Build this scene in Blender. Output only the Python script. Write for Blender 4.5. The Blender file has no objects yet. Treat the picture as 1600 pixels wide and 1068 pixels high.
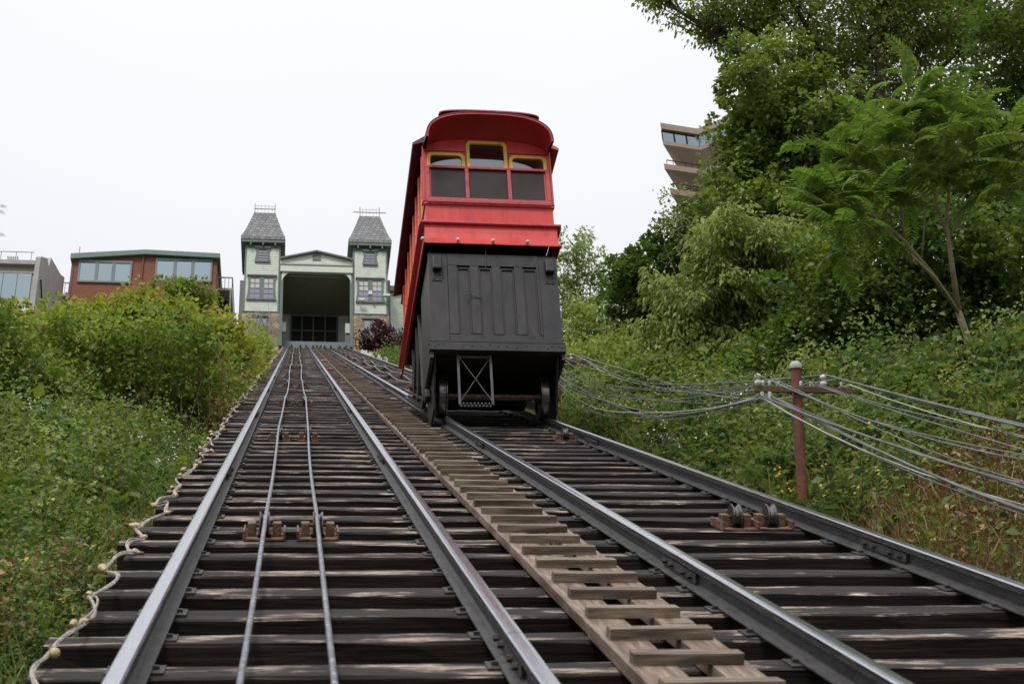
import bpy, bmesh, math, random
import numpy as np
from mathutils import Matrix, Vector
random.seed(7); rng = np.random.default_rng(11)
S = bpy.context.scene
COL = S.collection
R = math.radians
# ------------------------------------------------------------------ camera, sky, sun, exposure
cam_d = bpy.data.cameras.new('camera'); cam = bpy.data.objects.new('camera', cam_d); COL.objects.link(cam)
S.camera = cam
cam_d.sensor_width = 36; cam_d.lens = 50.74; cam_d.clip_end = 3000; cam_d.clip_start = .05
_r, _u, _f = (.98884161, -.1380538, -.05597688), (-.02089436, -.5005728+.8654423*0, .86544226), (.1474981, .85461572, .49787176)
_r = Vector(_r).normalized(); _f = Vector(_f).normalized(); _u = _r.cross(_f)
cam.matrix_world = Matrix(((_r.x, _u.x, -_f.x, 0), (_r.y, _u.y, -_f.y, 0), (_r.z, _u.z, -_f.z, 0), (0, 0, 0, 1)))
cam_d.dof.use_dof = True; cam_d.dof.focus_distance = 21; cam_d.dof.aperture_fstop = 5.0
W = bpy.data.worlds.new('World'); S.world = W; W.use_nodes = True
SKY = 1.09
SUN_EL, SUN_AZ = 52, 205          # azimuth measured from +Y clockwise: behind the camera, a little left
nt = W.node_tree; nt.nodes.clear()
out = nt.nodes.new('ShaderNodeOutputWorld'); sky = nt.nodes.new('ShaderNodeTexSky')
sky.sky_type = 'NISHITA'; sky.sun_disc = False; sky.sun_elevation = R(SUN_EL); sky.sun_rotation = R(SUN_AZ)
b1 = nt.nodes.new('ShaderNodeBackground'); nt.links.new(sky.outputs[0], b1.inputs[0]); b1.inputs[1].default_value = .1
b2 = nt.nodes.new('ShaderNodeBackground'); b2.inputs[1].default_value = 1.0
tc = nt.nodes.new('ShaderNodeTexCoord'); nz = nt.nodes.new('ShaderNodeTexNoise'); nz.inputs['Scale'].default_value = 1.3; nz.inputs['Detail'].default_value = 3
cr = nt.nodes.new('ShaderNodeValToRGB'); cr.color_ramp.elements[0].position = .3; cr.color_ramp.elements[1].position = .7
cr.color_ramp.elements[0].color = (.86, .89, .93, 1); cr.color_ramp.elements[1].color = (.95, .96, .985, 1)
nt.links.new(tc.outputs['Generated'], nz.inputs['Vector']); nt.links.new(nz.outputs[0], cr.inputs[0]); nt.links.new(cr.outputs[0], b2.inputs[0])
# standard overcast sky: brightness rises evenly from the horizon to the zenith as (1 + 2 sin elevation) / 3
geo = nt.nodes.new('ShaderNodeSeparateXYZ'); nt.links.new(tc.outputs['Generated'], geo.inputs[0])
cie = nt.nodes.new('ShaderNodeMapRange'); cie.inputs[1].default_value = 0; cie.inputs[2].default_value = 1
cie.inputs[3].default_value = SKY/3; cie.inputs[4].default_value = SKY; nt.links.new(geo.outputs['Z'], cie.inputs[0]); nt.links.new(cie.outputs[0], b2.inputs[1])
mx = nt.nodes.new('ShaderNodeMixShader'); mx.inputs[0].default_value = .93
nt.links.new(b1.outputs[0], mx.inputs[1]); nt.links.new(b2.outputs[0], mx.inputs[2]); nt.links.new(mx.outputs[0], out.inputs[0])
sl = bpy.data.lights.new('sun', 'SUN'); sl.energy = 1.5; sl.angle = R(14); sl.color = (1, .97, .92)
so = bpy.data.objects.new('sun', sl); COL.objects.link(so)
sd = Vector((math.sin(R(SUN_AZ))*math.cos(R(SUN_EL)), math.cos(R(SUN_AZ))*math.cos(R(SUN_EL)), math.sin(R(SUN_EL))))
so.rotation_euler = sd.to_track_quat('Z', 'Y').to_euler()
S.view_settings.view_transform = 'Standard'; S.view_settings.look = 'None'; S.view_settings.gamma = 1
S.view_settings.exposure = 0.42; S.view_settings.use_curve_mapping = False

# ------------------------------------------------------------------ frames and helpers
PHI = R(30.4977); CP, SP = math.cos(PHI), math.sin(PHI)
def TW(u, s, n): return (u, s*CP-n*SP, s*SP+n*CP)        # slope frame (across, up the incline, off the incline) to world
def TI(X, Y, Z): return (X, Y*CP+Z*SP, -Y*SP+Z*CP)
TM = Matrix.Rotation(PHI, 4, 'X')

class MB:
    def __init__(s): s.v = []; s.f = []
    def add(s, vs, fs):
        o = len(s.v); s.v += [tuple(v) for v in vs]; s.f += [tuple(i+o for i in f) for f in fs]; return s
    def box(s, x0, x1, y0, y1, z0, z1, j=0):
        r = (lambda: random.uniform(-j, j)) if j else (lambda: 0)
        vs = [(x+r(), y+r(), z+r()) for z in (z0, z1) for x, y in ((x0, y0), (x1, y0), (x1, y1), (x0, y1))]
        return s.add(vs, [(3, 2, 1, 0), (4, 5, 6, 7), (0, 1, 5, 4), (1, 2, 6, 5), (2, 3, 7, 6), (3, 0, 4, 7)])
    def tube(s, pts, r, n=8, caps=True):
        pts = [Vector(p) for p in pts]; rr = r if hasattr(r, '__len__') else [r]*len(pts)
        o = len(s.v); prev = None
        for i, p in enumerate(pts):
            d = (pts[min(i+1, len(pts)-1)]-pts[max(i-1, 0)])
            if d.length < 1e-9: d = Vector((0, 0, 1))
            d.normalize()
            a = d.cross(Vector((0, 0, 1)) if abs(d.z) < .95 else Vector((1, 0, 0))) if prev is None else prev-d*prev.dot(d)
            a.normalize(); prev = a; b = d.cross(a)
            for k in range(n):
                t = 2*math.pi*k/n; s.v.append(tuple(p+(a*math.cos(t)+b*math.sin(t))*rr[i]))
        for i in range(len(pts)-1):
            for k in range(n):
                k2 = (k+1) % n; s.f.append((o+i*n+k, o+i*n+k2, o+(i+1)*n+k2, o+(i+1)*n+k))
        if caps:
            s.f.append(tuple(o+k for k in range(n))[::-1]); s.f.append(tuple(o+(len(pts)-1)*n+k for k in range(n)))
        return s
    def bar(s, p, q, w, h=None):
        p, q = Vector(p), Vector(q); h = h or w; d = (q-p).normalized()
        a = d.cross(Vector((0, 0, 1)) if abs(d.z) < .95 else Vector((0, 1, 0))).normalized(); b = a.cross(d)
        vs = [c+a*i*w/2+b*k*h/2 for c in (p, q) for i, k in ((-1, -1), (1, -1), (1, 1), (-1, 1))]
        return s.add(vs, [(3, 2, 1, 0), (4, 5, 6, 7), (0, 1, 5, 4), (1, 2, 6, 5), (2, 3, 7, 6), (3, 0, 4, 7)])
    def prism(s, poly, a, b, axis):                       # 2-D outline extruded from a to b along an axis
        def P(p, t):
            return (t, p[0], p[1]) if axis == 'x' else (p[0], t, p[1]) if axis == 'y' else (p[0], p[1], t)
        n = len(poly); vs = [P(p, a) for p in poly]+[P(p, b) for p in poly]
        return s.add(vs, [tuple(range(n))[::-1], tuple(range(n, 2*n))]+[(i, (i+1) % n, n+(i+1) % n, n+i) for i in range(n)])
    def lathe(s, prof, c, axis='x', n=20):                # prof: (offset along axis, radius)
        o = len(s.v)
        for a, r in prof:
            for k in range(n):
                t = 2*math.pi*k/n; x, y = r*math.cos(t), r*math.sin(t)
                s.v.append({'x': (c[0]+a, c[1]+x, c[2]+y), 'y': (c[0]+x, c[1]+a, c[2]+y), 'z': (c[0]+x, c[1]+y, c[2]+a)}[axis])
        for i in range(len(prof)-1):
            for k in range(n):
                k2 = (k+1) % n; s.f.append((o+i*n+k, o+i*n+k2, o+(i+1)*n+k2, o+(i+1)*n+k))
        return s
    def grid(s, rows):
        o = len(s.v); m = len(rows[0])
        for r_ in rows: s.v += [tuple(p) for p in r_]
        for i in range(len(rows)-1):
            for k in range(m-1): s.f.append((o+i*m+k, o+i*m+k+1, o+(i+1)*m+k+1, o+(i+1)*m+k))
        return s
    def mesh(s, name, mat=None, smooth=False):
        me = bpy.data.meshes.new(name); me.from_pydata(s.v, [], s.f)
        bm = bmesh.new(); bm.from_mesh(me); bmesh.ops.recalc_face_normals(bm, faces=bm.faces); bm.to_mesh(me); bm.free()
        if mat: me.materials.append(mat)
        if smooth: me.shade_smooth() if hasattr(me, 'shade_smooth') else None
        return me
    def obj(s, name, mat, parent=None, loc=(0, 0, 0), bevel=0, smooth=False):
        o = bpy.data.objects.new(name, s.mesh(name, mat, smooth)); COL.objects.link(o); o.location = loc
        if parent: o.parent = parent
        if bevel:
            m = o.modifiers.new('edge', 'BEVEL'); m.width = bevel; m.segments = 2; m.limit_method = 'ANGLE'
        return o
def tag(o, label=None, cat=None, group=None, kind=None):
    for k, v in (('label', label), ('category', cat), ('group', group), ('kind', kind)):
        if v: o[k] = v
    return o
def empty(name, loc=(0, 0, 0), rot=(0, 0, 0), **k):
    o = bpy.data.objects.new(name, None); COL.objects.link(o); o.location = loc; o.rotation_euler = rot
    o.empty_display_size = .2; tag(o, **k); return o
def inst(name, me, parent=None, loc=(0, 0, 0), rot=(0, 0, 0), sc=1):
    o = bpy.data.objects.new(name, me); COL.objects.link(o); o.location = loc; o.rotation_euler = rot
    o.scale = (sc,)*3 if not hasattr(sc, '__len__') else sc
    if parent: o.parent = parent
    return o
def copy_tree(o, parent=None):
    c = o.copy(); COL.objects.link(c)
    if parent: c.parent = parent
    for ch in list(o.children): copy_tree(ch, c)
    return c

# ------------------------------------------------------------------ materials
def mat(name, base, rough=.6, metal=0, var=None, scale=4, stretch=(1, 1, 1), bump=0, bscale=30, spec=.5, rand=0, coords='Object', rvar=0, detail=5, lo=.35, hi=.65):
    m = bpy.data.materials.new(name); m.use_nodes = True; t = m.node_tree; N = t.nodes; L = t.links
    p = N['Principled BSDF']; p.inputs['Base Color'].default_value = (*base, 1); p.inputs['Roughness'].default_value = rough
    p.inputs['Metallic'].default_value = metal; p.inputs['Specular IOR Level'].default_value = spec
    c = N.new('ShaderNodeTexCoord'); mp = N.new('ShaderNodeMapping'); mp.inputs['Scale'].default_value = stretch
    L.new(c.outputs[coords], mp.inputs[0])
    oi = N.new('ShaderNodeObjectInfo'); ad = N.new('ShaderNodeVectorMath'); ad.operation = 'MULTIPLY_ADD'
    ad.inputs[1].default_value = (31, 17, 23); L.new(oi.outputs['Random'], ad.inputs[0]); L.new(mp.outputs[0], ad.inputs[2])
    vec = ad.outputs[0]
    if var:
        n = N.new('ShaderNodeTexNoise'); n.inputs['Scale'].default_value = scale; n.inputs['Detail'].default_value = detail; n.inputs['Roughness'].default_value = .65
        L.new(vec, n.inputs['Vector']); r = N.new('ShaderNodeValToRGB')
        cols = [base]+list(var); e = r.color_ramp.elements
        e[0].position = lo; e[0].color = (*cols[0], 1); e[1].position = hi; e[1].color = (*cols[-1], 1)
        for i in range(1, len(cols)-1):
            x = e.new(lo+(hi-lo)*i/(len(cols)-1)); x.color = (*cols[i], 1)
        L.new(n.outputs[0], r.inputs[0]); co = r.outputs[0]
        if rand:
            h = N.new('ShaderNodeHueSaturation'); mr = N.new('ShaderNodeMapRange'); mr.inputs[3].default_value = 1-rand; mr.inputs[4].default_value = 1+rand
            L.new(oi.outputs['Random'], mr.inputs[0]); L.new(mr.outputs[0], h.inputs['Value']); L.new(co, h.inputs['Color']); co = h.outputs[0]
        L.new(co, p.inputs['Base Color'])
        if rvar:
            mr2 = N.new('ShaderNodeMapRange'); mr2.inputs[3].default_value = rough-rvar; mr2.inputs[4].default_value = rough+rvar
            L.new(n.outputs[0], mr2.inputs[0]); L.new(mr2.outputs[0], p.inputs['Roughness'])
    if bump:
        n2 = N.new('ShaderNodeTexNoise'); n2.inputs['Scale'].default_value = bscale; n2.inputs['Detail'].default_value = 6
        L.new(vec, n2.inputs['Vector']); b = N.new('ShaderNodeBump'); b.inputs['Strength'].default_value = bump; b.inputs['Distance'].default_value = .02
        L.new(n2.outputs[0], b.inputs['Height']); L.new(b.outputs[0], p.inputs['Normal'])
    return m
def leaf_mat(name, cols, scale=.8, trans=.45, rough=.45, spread=.55, spec=.35):
    """per-leaf colour from a random value per leaf and a broad patchiness in space"""
    m = bpy.data.materials.new(name); m.use_nodes = True; t = m.node_tree; N = t.nodes; L = t.links
    p = N['Principled BSDF']; p.inputs['Roughness'].default_value = rough; p.inputs['Specular IOR Level'].default_value = spec
    g = N.new('ShaderNodeNewGeometry'); n = N.new('ShaderNodeTexNoise'); n.inputs['Scale'].default_value = scale; n.inputs['Detail'].default_value = 3
    L.new(g.outputs['Position'], n.inputs['Vector'])
    a = N.new('ShaderNodeMath'); a.operation = 'MULTIPLY'; a.inputs[1].default_value = spread; L.new(g.outputs['Random Per Island'], a.inputs[0])
    b = N.new('ShaderNodeMapRange'); b.inputs[1].default_value = .3; b.inputs[2].default_value = .7; b.inputs[4].default_value = 1-spread; L.new(n.outputs[0], b.inputs[0])
    s = N.new('ShaderNodeMath'); L.new(a.outputs[0], s.inputs[0]); L.new(b.outputs[0], s.inputs[1])
    r = N.new('ShaderNodeValToRGB'); e = r.color_ramp.elements
    e[0].position = .05; e[0].color = (*cols[0], 1); e[1].position = .97; e[1].color = (*cols[-1], 1)
    for i in range(1, len(cols)-1):
        x = e.new(.05+.92*i/(len(cols)-1)); x.color = (*cols[i], 1)
    L.new(s.outputs[0], r.inputs[0]); L.new(r.outputs[0], p.inputs['Base Color'])
    tr = N.new('ShaderNodeBsdfTranslucent'); mx = N.new('ShaderNodeMixShader'); mx.inputs[0].default_value = trans
    h = N.new('ShaderNodeHueSaturation'); h.inputs['Saturation'].default_value = 1.15; h.inputs['Value'].default_value = 1.25
    L.new(r.outputs[0], h.inputs['Color']); L.new(h.outputs[0], tr.inputs[0])
    L.new(p.outputs[0], mx.inputs[1]); L.new(tr.outputs[0], mx.inputs[2]); L.new(mx.outputs[0], N['Material Output'].inputs[0])
    return m

def tie_material():
    m = bpy.data.materials.new('creosoted_timber'); m.use_nodes = True; t = m.node_tree; N = t.nodes; L = t.links
    p = N['Principled BSDF']
    c = N.new('ShaderNodeTexCoord'); oi = N.new('ShaderNodeObjectInfo')
    ad = N.new('ShaderNodeVectorMath'); ad.operation = 'MULTIPLY_ADD'; ad.inputs[1].default_value = (41, 13, 29)
    L.new(oi.outputs['Random'], ad.inputs[0]); L.new(c.outputs['Object'], ad.inputs[2])
    def noise(st, sc, det=6, rough=.6):
        mp = N.new('ShaderNodeMapping'); mp.inputs['Scale'].default_value = st; L.new(ad.outputs[0], mp.inputs[0])
        n = N.new('ShaderNodeTexNoise'); n.inputs['Scale'].default_value = sc; n.inputs['Detail'].default_value = det; n.inputs['Roughness'].default_value = rough
        L.new(mp.outputs[0], n.inputs['Vector']); return n.outputs[0]
    def ramp(src, stops):
        r = N.new('ShaderNodeValToRGB'); e = r.color_ramp.elements
        e[0].position, e[0].color = stops[0][0], (*stops[0][1], 1); e[1].position, e[1].color = stops[-1][0], (*stops[-1][1], 1)
        for q, col in stops[1:-1]: x = e.new(q); x.color = (*col, 1)
        L.new(src, r.inputs[0]); return r.outputs[0]
    def mix(f, a, b):
        x = N.new('ShaderNodeMix'); x.data_type = 'RGBA'; L.new(f, x.inputs[0]); L.new(a, x.inputs[6]); L.new(b, x.inputs[7]); return x.outputs[2]
    grain = noise((1.2, 22, 22), 2.2)
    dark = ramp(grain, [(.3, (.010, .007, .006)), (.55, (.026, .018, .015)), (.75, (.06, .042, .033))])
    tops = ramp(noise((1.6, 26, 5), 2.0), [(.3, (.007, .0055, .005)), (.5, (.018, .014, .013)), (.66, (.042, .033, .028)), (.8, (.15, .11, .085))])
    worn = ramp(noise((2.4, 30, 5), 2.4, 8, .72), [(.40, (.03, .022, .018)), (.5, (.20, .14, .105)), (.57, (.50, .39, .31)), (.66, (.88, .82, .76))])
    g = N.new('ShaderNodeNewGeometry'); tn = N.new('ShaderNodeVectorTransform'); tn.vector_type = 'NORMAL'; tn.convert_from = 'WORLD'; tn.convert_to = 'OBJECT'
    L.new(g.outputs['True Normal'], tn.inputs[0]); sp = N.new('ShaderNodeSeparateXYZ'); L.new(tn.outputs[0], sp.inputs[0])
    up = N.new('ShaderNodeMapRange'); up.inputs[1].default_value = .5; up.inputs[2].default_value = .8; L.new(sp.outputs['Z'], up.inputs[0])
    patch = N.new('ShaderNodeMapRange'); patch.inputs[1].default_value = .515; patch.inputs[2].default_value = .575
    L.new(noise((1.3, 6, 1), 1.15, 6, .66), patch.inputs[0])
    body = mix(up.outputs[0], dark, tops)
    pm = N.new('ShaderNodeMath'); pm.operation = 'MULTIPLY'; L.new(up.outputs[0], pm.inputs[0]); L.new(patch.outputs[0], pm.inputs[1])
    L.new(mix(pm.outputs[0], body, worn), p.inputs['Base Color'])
    rr = N.new('ShaderNodeMapRange'); rr.inputs[3].default_value = .6; rr.inputs[4].default_value = .95; p.inputs['Specular IOR Level'].default_value = .35; L.new(grain, rr.inputs[0]); L.new(rr.outputs[0], p.inputs['Roughness'])
    b = N.new('ShaderNodeBump'); b.inputs['Strength'].default_value = .6; b.inputs['Distance'].default_value = .012; L.new(grain, b.inputs['Height']); L.new(b.outputs[0], p.inputs['Normal'])
    return m
def pane_material(name, tint, mixf, rough=.04, dark=(.012, .012, .013)):
    m = bpy.data.materials.new(name); m.use_nodes = True; t = m.node_tree; N = t.nodes; L = t.links
    p = N['Principled BSDF']; p.inputs['Base Color'].default_value = (*dark, 1); p.inputs['Roughness'].default_value = .1
    g = N.new('ShaderNodeBsdfGlossy'); g.inputs['Color'].default_value = (*tint, 1); g.inputs['Roughness'].default_value = rough
    mx = N.new('ShaderNodeMixShader'); mx.inputs[0].default_value = mixf
    L.new(p.outputs[0], mx.inputs[1]); L.new(g.outputs[0], mx.inputs[2]); L.new(mx.outputs[0], N['Material Output'].inputs[0])
    return m
def masonry(name, c1, c2, mortar, bw, bh, coords_y=False, bump=.5, voro=False, rough=.85):
    m = bpy.data.materials.new(name); m.use_nodes = True; t = m.node_tree; N = t.nodes; L = t.links
    p = N['Principled BSDF']; p.inputs['Roughness'].default_value = rough
    c = N.new('ShaderNodeTexCoord'); sp = N.new('ShaderNodeSeparateXYZ'); L.new(c.outputs['Object'], sp.inputs[0])
    a = N.new('ShaderNodeMath'); L.new(sp.outputs[0], a.inputs[0]); L.new(sp.outputs[1], a.inputs[1])
    cb = N.new('ShaderNodeCombineXYZ'); L.new(a.outputs[0], cb.inputs[0]); L.new(sp.outputs[2], cb.inputs[1])
    if voro:
        mp = N.new('ShaderNodeMapping'); mp.inputs['Scale'].default_value = (1/bw, 1/bh, 1); L.new(cb.outputs[0], mp.inputs[0])
        v = N.new('ShaderNodeTexVoronoi'); v.inputs['Scale'].default_value = 1; v.inputs['Randomness'].default_value = .75; L.new(mp.outputs[0], v.inputs['Vector'])
        e = N.new('ShaderNodeTexVoronoi'); e.feature = 'DISTANCE_TO_EDGE'; e.inputs['Scale'].default_value = 1; e.inputs['Randomness'].default_value = .75; L.new(mp.outputs[0], e.inputs['Vector'])
        s2 = N.new('ShaderNodeSeparateColor'); L.new(v.outputs['Color'], s2.inputs[0])
        r = N.new('ShaderNodeValToRGB'); r.color_ramp.elements[0].color = (*c1, 1); r.color_ramp.elements[1].color = (*c2, 1); L.new(s2.outputs[0], r.inputs[0])
        mr = N.new('ShaderNodeMapRange'); mr.inputs[2].default_value = .08; L.new(e.outputs[0], mr.inputs[0])
        x = N.new('ShaderNodeMix'); x.data_type = 'RGBA'; L.new(mr.outputs[0], x.inputs[0]); x.inputs[6].default_value = (*mortar, 1); L.new(r.outputs[0], x.inputs[7])
        L.new(x.outputs[2], p.inputs['Base Color']); h = mr.outputs[0]
    else:
        b = N.new('ShaderNodeTexBrick'); b.inputs['Scale'].default_value = 1; b.inputs['Brick Width'].default_value = bw; b.inputs['Row Height'].default_value = bh
        b.inputs['Mortar Size'].default_value = bh*.09; b.inputs['Color1'].default_value = (*c1, 1); b.inputs['Color2'].default_value = (*c2, 1); b.inputs['Mortar'].default_value = (*mortar, 1)
        L.new(cb.outputs[0], b.inputs['Vector']); L.new(b.outputs[0], p.inputs['Base Color']); h = b.outputs['Fac']
    bu = N.new('ShaderNodeBump'); bu.inputs['Strength'].default_value = bump; bu.inputs['Distance'].default_value = .03
    if not voro: bu.invert = True
    L.new(h, bu.inputs['Height']); L.new(bu.outputs[0], p.inputs['Normal'])
    return m

M = dict(
 tie=tie_material(),
 beam=mat('stringer_timber', (.012, .01, .01), .7, var=[(.03, .025, .022)], scale=3, stretch=(6, 1, 6), bump=.4),
 rail=mat('worn_rail_steel', (.045, .045, .052), .38, 1, var=[(.03, .03, .033), (.07, .065, .07)], scale=6, stretch=(8, 1, 8), bump=.08),
 head=mat('polished_rail_head', (.55, .55, .60), .24, 1, var=[(.42, .42, .47), (.6, .6, .64)], scale=5, stretch=(40, 1.2, 1), rvar=.08),
 railside=mat('tarred_rail_web', (.018, .017, .018), .6, 0, var=[(.04, .037, .036), (.065, .055, .05)], scale=7, stretch=(3, 1, 3), bump=.3, spec=.6),
 cable=mat('steel_cable', (.42, .42, .45), .35, 1, var=[(.2, .2, .22), (.55, .55, .58)], scale=18, stretch=(1, 1, 1), bump=.5, bscale=120),
 walk=mat('walkway_lumber', (.11, .072, .052), .7, var=[(.19, .13, .095), (.30, .225, .17)], scale=2.2, stretch=(16, 1.6, 4), bump=.25, rand=.14, rvar=.1),
 cleat=mat('cleat_lumber', (.10, .07, .05), .75, var=[(.18, .135, .095), (.33, .27, .19)], scale=2.4, stretch=(1.5, 16, 16), bump=.4, rand=.3),
 rust=mat('rusty_iron', (.10, .045, .03), .75, .2, var=[(.17, .085, .055), (.24, .16, .11)], scale=14, bump=.5),
 rblock=mat('bearing_wood', (.13, .075, .045), .75, var=[(.22, .14, .085)], scale=14, bump=.4),
 wheel=mat('worn_wheel_iron', (.14, .125, .12), .3, .9, var=[(.26, .24, .23)], scale=9, bump=.12),
 red=mat('red_coach_paint', (.50, .038, .036), .36, var=[(.66, .050, .046), (.69, .066, .058), (.72, .11, .095)], scale=1.6, stretch=(4, 4, .9), bump=.10, bscale=9, rvar=.14, detail=9, lo=.3, hi=.75),
 redtrim=mat('weathered_red_trim', (.48, .055, .075), .5, var=[(.55, .085, .10), (.40, .04, .055)], scale=5, bump=.08),
 maroon=mat('maroon_roof_edge', (.075, .008, .022), .5, var=[(.14, .015, .035)], scale=4, bump=.1),
 yellow=mat('yellow_sash_paint', (.75, .47, .06), .45, var=[(.82, .55, .09), (.65, .40, .05)], scale=9, bump=.05),
 black=mat('black_carriage_paint', (.020, .017, .019), .42, var=[(.030, .026, .029), (.040, .035, .037), (.085, .062, .052)], scale=3.2, detail=10, stretch=(2, 2, .8), bump=.07, bscale=16, rvar=.12, lo=.3, hi=.8),
 iron=mat('grey_painted_iron', (.07, .068, .072), .45, .2, var=[(.12, .115, .12)], scale=9, bump=.2),
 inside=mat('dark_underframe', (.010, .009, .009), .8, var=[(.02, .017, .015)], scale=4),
 screen=mat('dark_front_screen', (.040, .030, .027), .35, var=[(.055, .043, .039)], scale=3, spec=.3),
 glass=pane_material('coach_glass', (.33, .34, .36), .55),
 hglass=pane_material('house_glass', (.42, .50, .52), .85, .03),
 bglass=pane_material('tower_block_glass', (.33, .38, .45), .8, .03),
 sglass=pane_material('station_glass', (.40, .40, .45), .75, .05),
 blind=mat('window_blind', (.52, .50, .50), .8, var=[(.62, .60, .58)], scale=3),
 lamp=mat('cream_bulb_glass', (.42, .32, .15), .4, var=[(.60, .50, .28)], scale=30),
 cord=mat('pale_twisted_cord', (.55, .53, .50), .6, var=[(.25, .2, .17), (.5, .48, .45)], scale=20),
 white=mat('white_porcelain', (.75, .75, .74), .3, var=[(.62, .6, .57)], scale=20),
 post=mat('rusty_brown_post', (.11, .045, .035), .7, .1, var=[(.20, .075, .05), (.30, .10, .06)], scale=3.5, bump=.25, stretch=(1, 1, .6)),
 arm=mat('rusty_brown_arm', (.10, .05, .04), .7, .1, var=[(.2, .11, .08)], scale=8, bump=.3),
 wire=mat('grey_sheathed_wire', (.10, .10, .105), .5, .1, var=[(.24, .24, .245)], scale=2),
 wirelight=mat('pale_sheathed_wire', (.50, .48, .46), .5, var=[(.6, .58, .55)], scale=2),
 siding=mat('pale_green_siding', (.56, .62, .53), .6, var=[(.62, .68, .58), (.50, .55, .47)], scale=1.2, bump=.05),
 gtrim=mat('dark_green_trim', (.115, .145, .13), .6, var=[(.15, .185, .165)], scale=2),
 ceil=mat('dark_green_ceiling', (.22, .235, .16), .7, var=[(.27, .28, .20)], scale=1),
 stone=masonry('rubble_stone', (.26, .20, .12), (.50, .41, .26), (.18, .14, .10), .62, .26, voro=True),
 shingle=masonry('grey_shingles', (.20, .20, .205), (.30, .30, .305), (.10, .10, .105), .42, .30),
 brick=masonry('red_brick', (.22, .065, .035), (.28, .095, .05), (.20, .12, .08), .22, .075, bump=.3),
 hgreen=mat('green_fascia_paint', (.12, .20, .16), .6, var=[(.15, .24, .20)], scale=2),
 hframe=mat('grey_green_window_paint', (.13, .16, .165), .5, var=[(.16, .19, .195)], scale=2),
 conc=mat('grey_rendered_wall', (.34, .32, .30), .85, var=[(.44, .42, .395), (.38, .36, .335)], scale=.7, bump=.2),
 bconc=mat('brown_concrete', (.29, .22, .165), .85, var=[(.36, .28, .215)], scale=.5, bump=.2),
 purple=mat('purple_corner_board', (.10, .03, .07), .6, var=[(.13, .04, .09)], scale=2),
 deckwood=mat('weathered_deck_timber', (.36, .34, .30), .75, var=[(.46, .44, .40)], scale=3),
 bark=mat('grey_brown_bark', (.06, .045, .032), .85, var=[(.11, .085, .06)], scale=6, stretch=(3, 3, .7), bump=.6),
 pbark=mat('smooth_pale_bark', (.24, .19, .12), .75, var=[(.34, .27, .17), (.18, .16, .09)], scale=5, stretch=(2, 2, .8), bump=.25),
 stem=mat('brown_stem', (.09, .055, .03), .8, var=[(.17, .11, .06)], scale=4),
 soil=mat('leaf_litter_soil', (.028, .02, .012), .9, var=[(.055, .045, .02), (.04, .05, .018)], scale=1.2, bump=.8, bscale=6, coords='Object'),
 orange=mat('orange_red_cloth', (.62, .10, .06), .7, var=[(.7, .16, .1)], scale=8),
)

# ------------------------------------------------------------------ ground
def lerp_tab(x, tab):
    xs, ys = zip(*tab); return np.interp(x, xs, ys)
CROSS = [(-300, 6), (-60, 1.0), (-14, -1.0), (-6, -1.55), (-2.6, -2.0), (-1.25, -2.35), (4.1, -2.35), (4.55, -2.0), (5.0, -1.75), (6.2, -1.2), (7.6, -.72), (9.5, -.50), (16, .3), (60, 5), (300, 30)]
def ground_n(u, s):
    n = lerp_tab(u, CROSS)
    f = np.clip((np.asarray(s)-17)/11., 0, 1); f = f*f*(3-2*f)*np.clip((np.asarray(u)-4.8)/1.5, 0, 1)*np.clip((60-np.asarray(u))/40, 0, 1)
    n = n*(1-f)+f*(-1.95+.03*np.clip(u, 0, 60))
    w = .12*np.sin(u*1.3+s*.31)+.10*np.sin(s*.83+u*.5)+.06*np.sin(s*2.1-u*1.9)
    amp = np.clip((np.abs(np.asarray(u)-1.45)-2.7)/2, 0, 1)
    return n+w*amp
def ground_pt(u, s):
    n = ground_n(u, s); X, Y, Z = u, s*CP-n*SP, s*SP+n*CP
    top = 57.35+np.clip(n+2.3, 0, 30)*.9; low = -3.4
    Z = np.minimum(Z, top); Z = np.maximum(Z, low)
    return X, Y, Z
us = np.unique(np.concatenate([np.linspace(-300, -20, 15), np.linspace(-20, 20, 81), np.linspace(20, 300, 15)]))
ss = np.unique(np.concatenate([np.linspace(-120, -6, 12), np.linspace(-6, 60, 120), np.linspace(60, 130, 60), np.linspace(130, 500, 16)]))
rows = []
for s_ in ss:
    X, Y, Z = ground_pt(us, np.full_like(us, s_)); rows.append(list(zip(X, np.broadcast_to(Y, X.shape), Z)))
g = MB().grid(rows).obj('hillside_ground', M['soil'], smooth=True); tag(g, kind='structure')

# ------------------------------------------------------------------ track: deck of ties, rails, plates
NT, PITCH = 190, .599
deck = empty('tie_deck', (0, 0, 0), (PHI, 0, 0), label='dark creosoted timber tie deck carrying both rail tracks up the steep hill', cat='track bed')
tie_meshes = []
for k in range(8):
    mb = MB(); nx = 14; xs = np.linspace(-1.04, 4.15, nx)
    prof = [(-.105, -.20), (.105, -.20), (.105, -.012), (.095, 0), (-.095, 0), (-.105, -.012)]
    rws = []
    for x in xs:
        j = lambda a=.008: random.uniform(-a, a)
        rws.append([(x, y+j(), z+j(.003 if abs(z) < .1 else .002)) for y, z in prof])
    o = len(mb.v)
    for r_ in rws: mb.v += r_
    for i in range(nx-1):
        for q in range(6): mb.f.append((o+i*6+q, o+i*6+(q+1) % 6, o+(i+1)*6+(q+1) % 6, o+(i+1)*6+q))
    mb.f.append(tuple(range(6))); mb.f.append(tuple(o+(nx-1)*6+q for q in range(6)))
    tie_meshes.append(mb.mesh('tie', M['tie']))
RU = [-.61, .92, 2.21, 3.73]
pl = MB()
pl.box(-.115, .115, -.07, .07, 0, .010)
for sx in (-1, 1):
    pl.box(sx*.080-.014, sx*.080+.014, -.016, .004, .010, .026)
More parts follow.
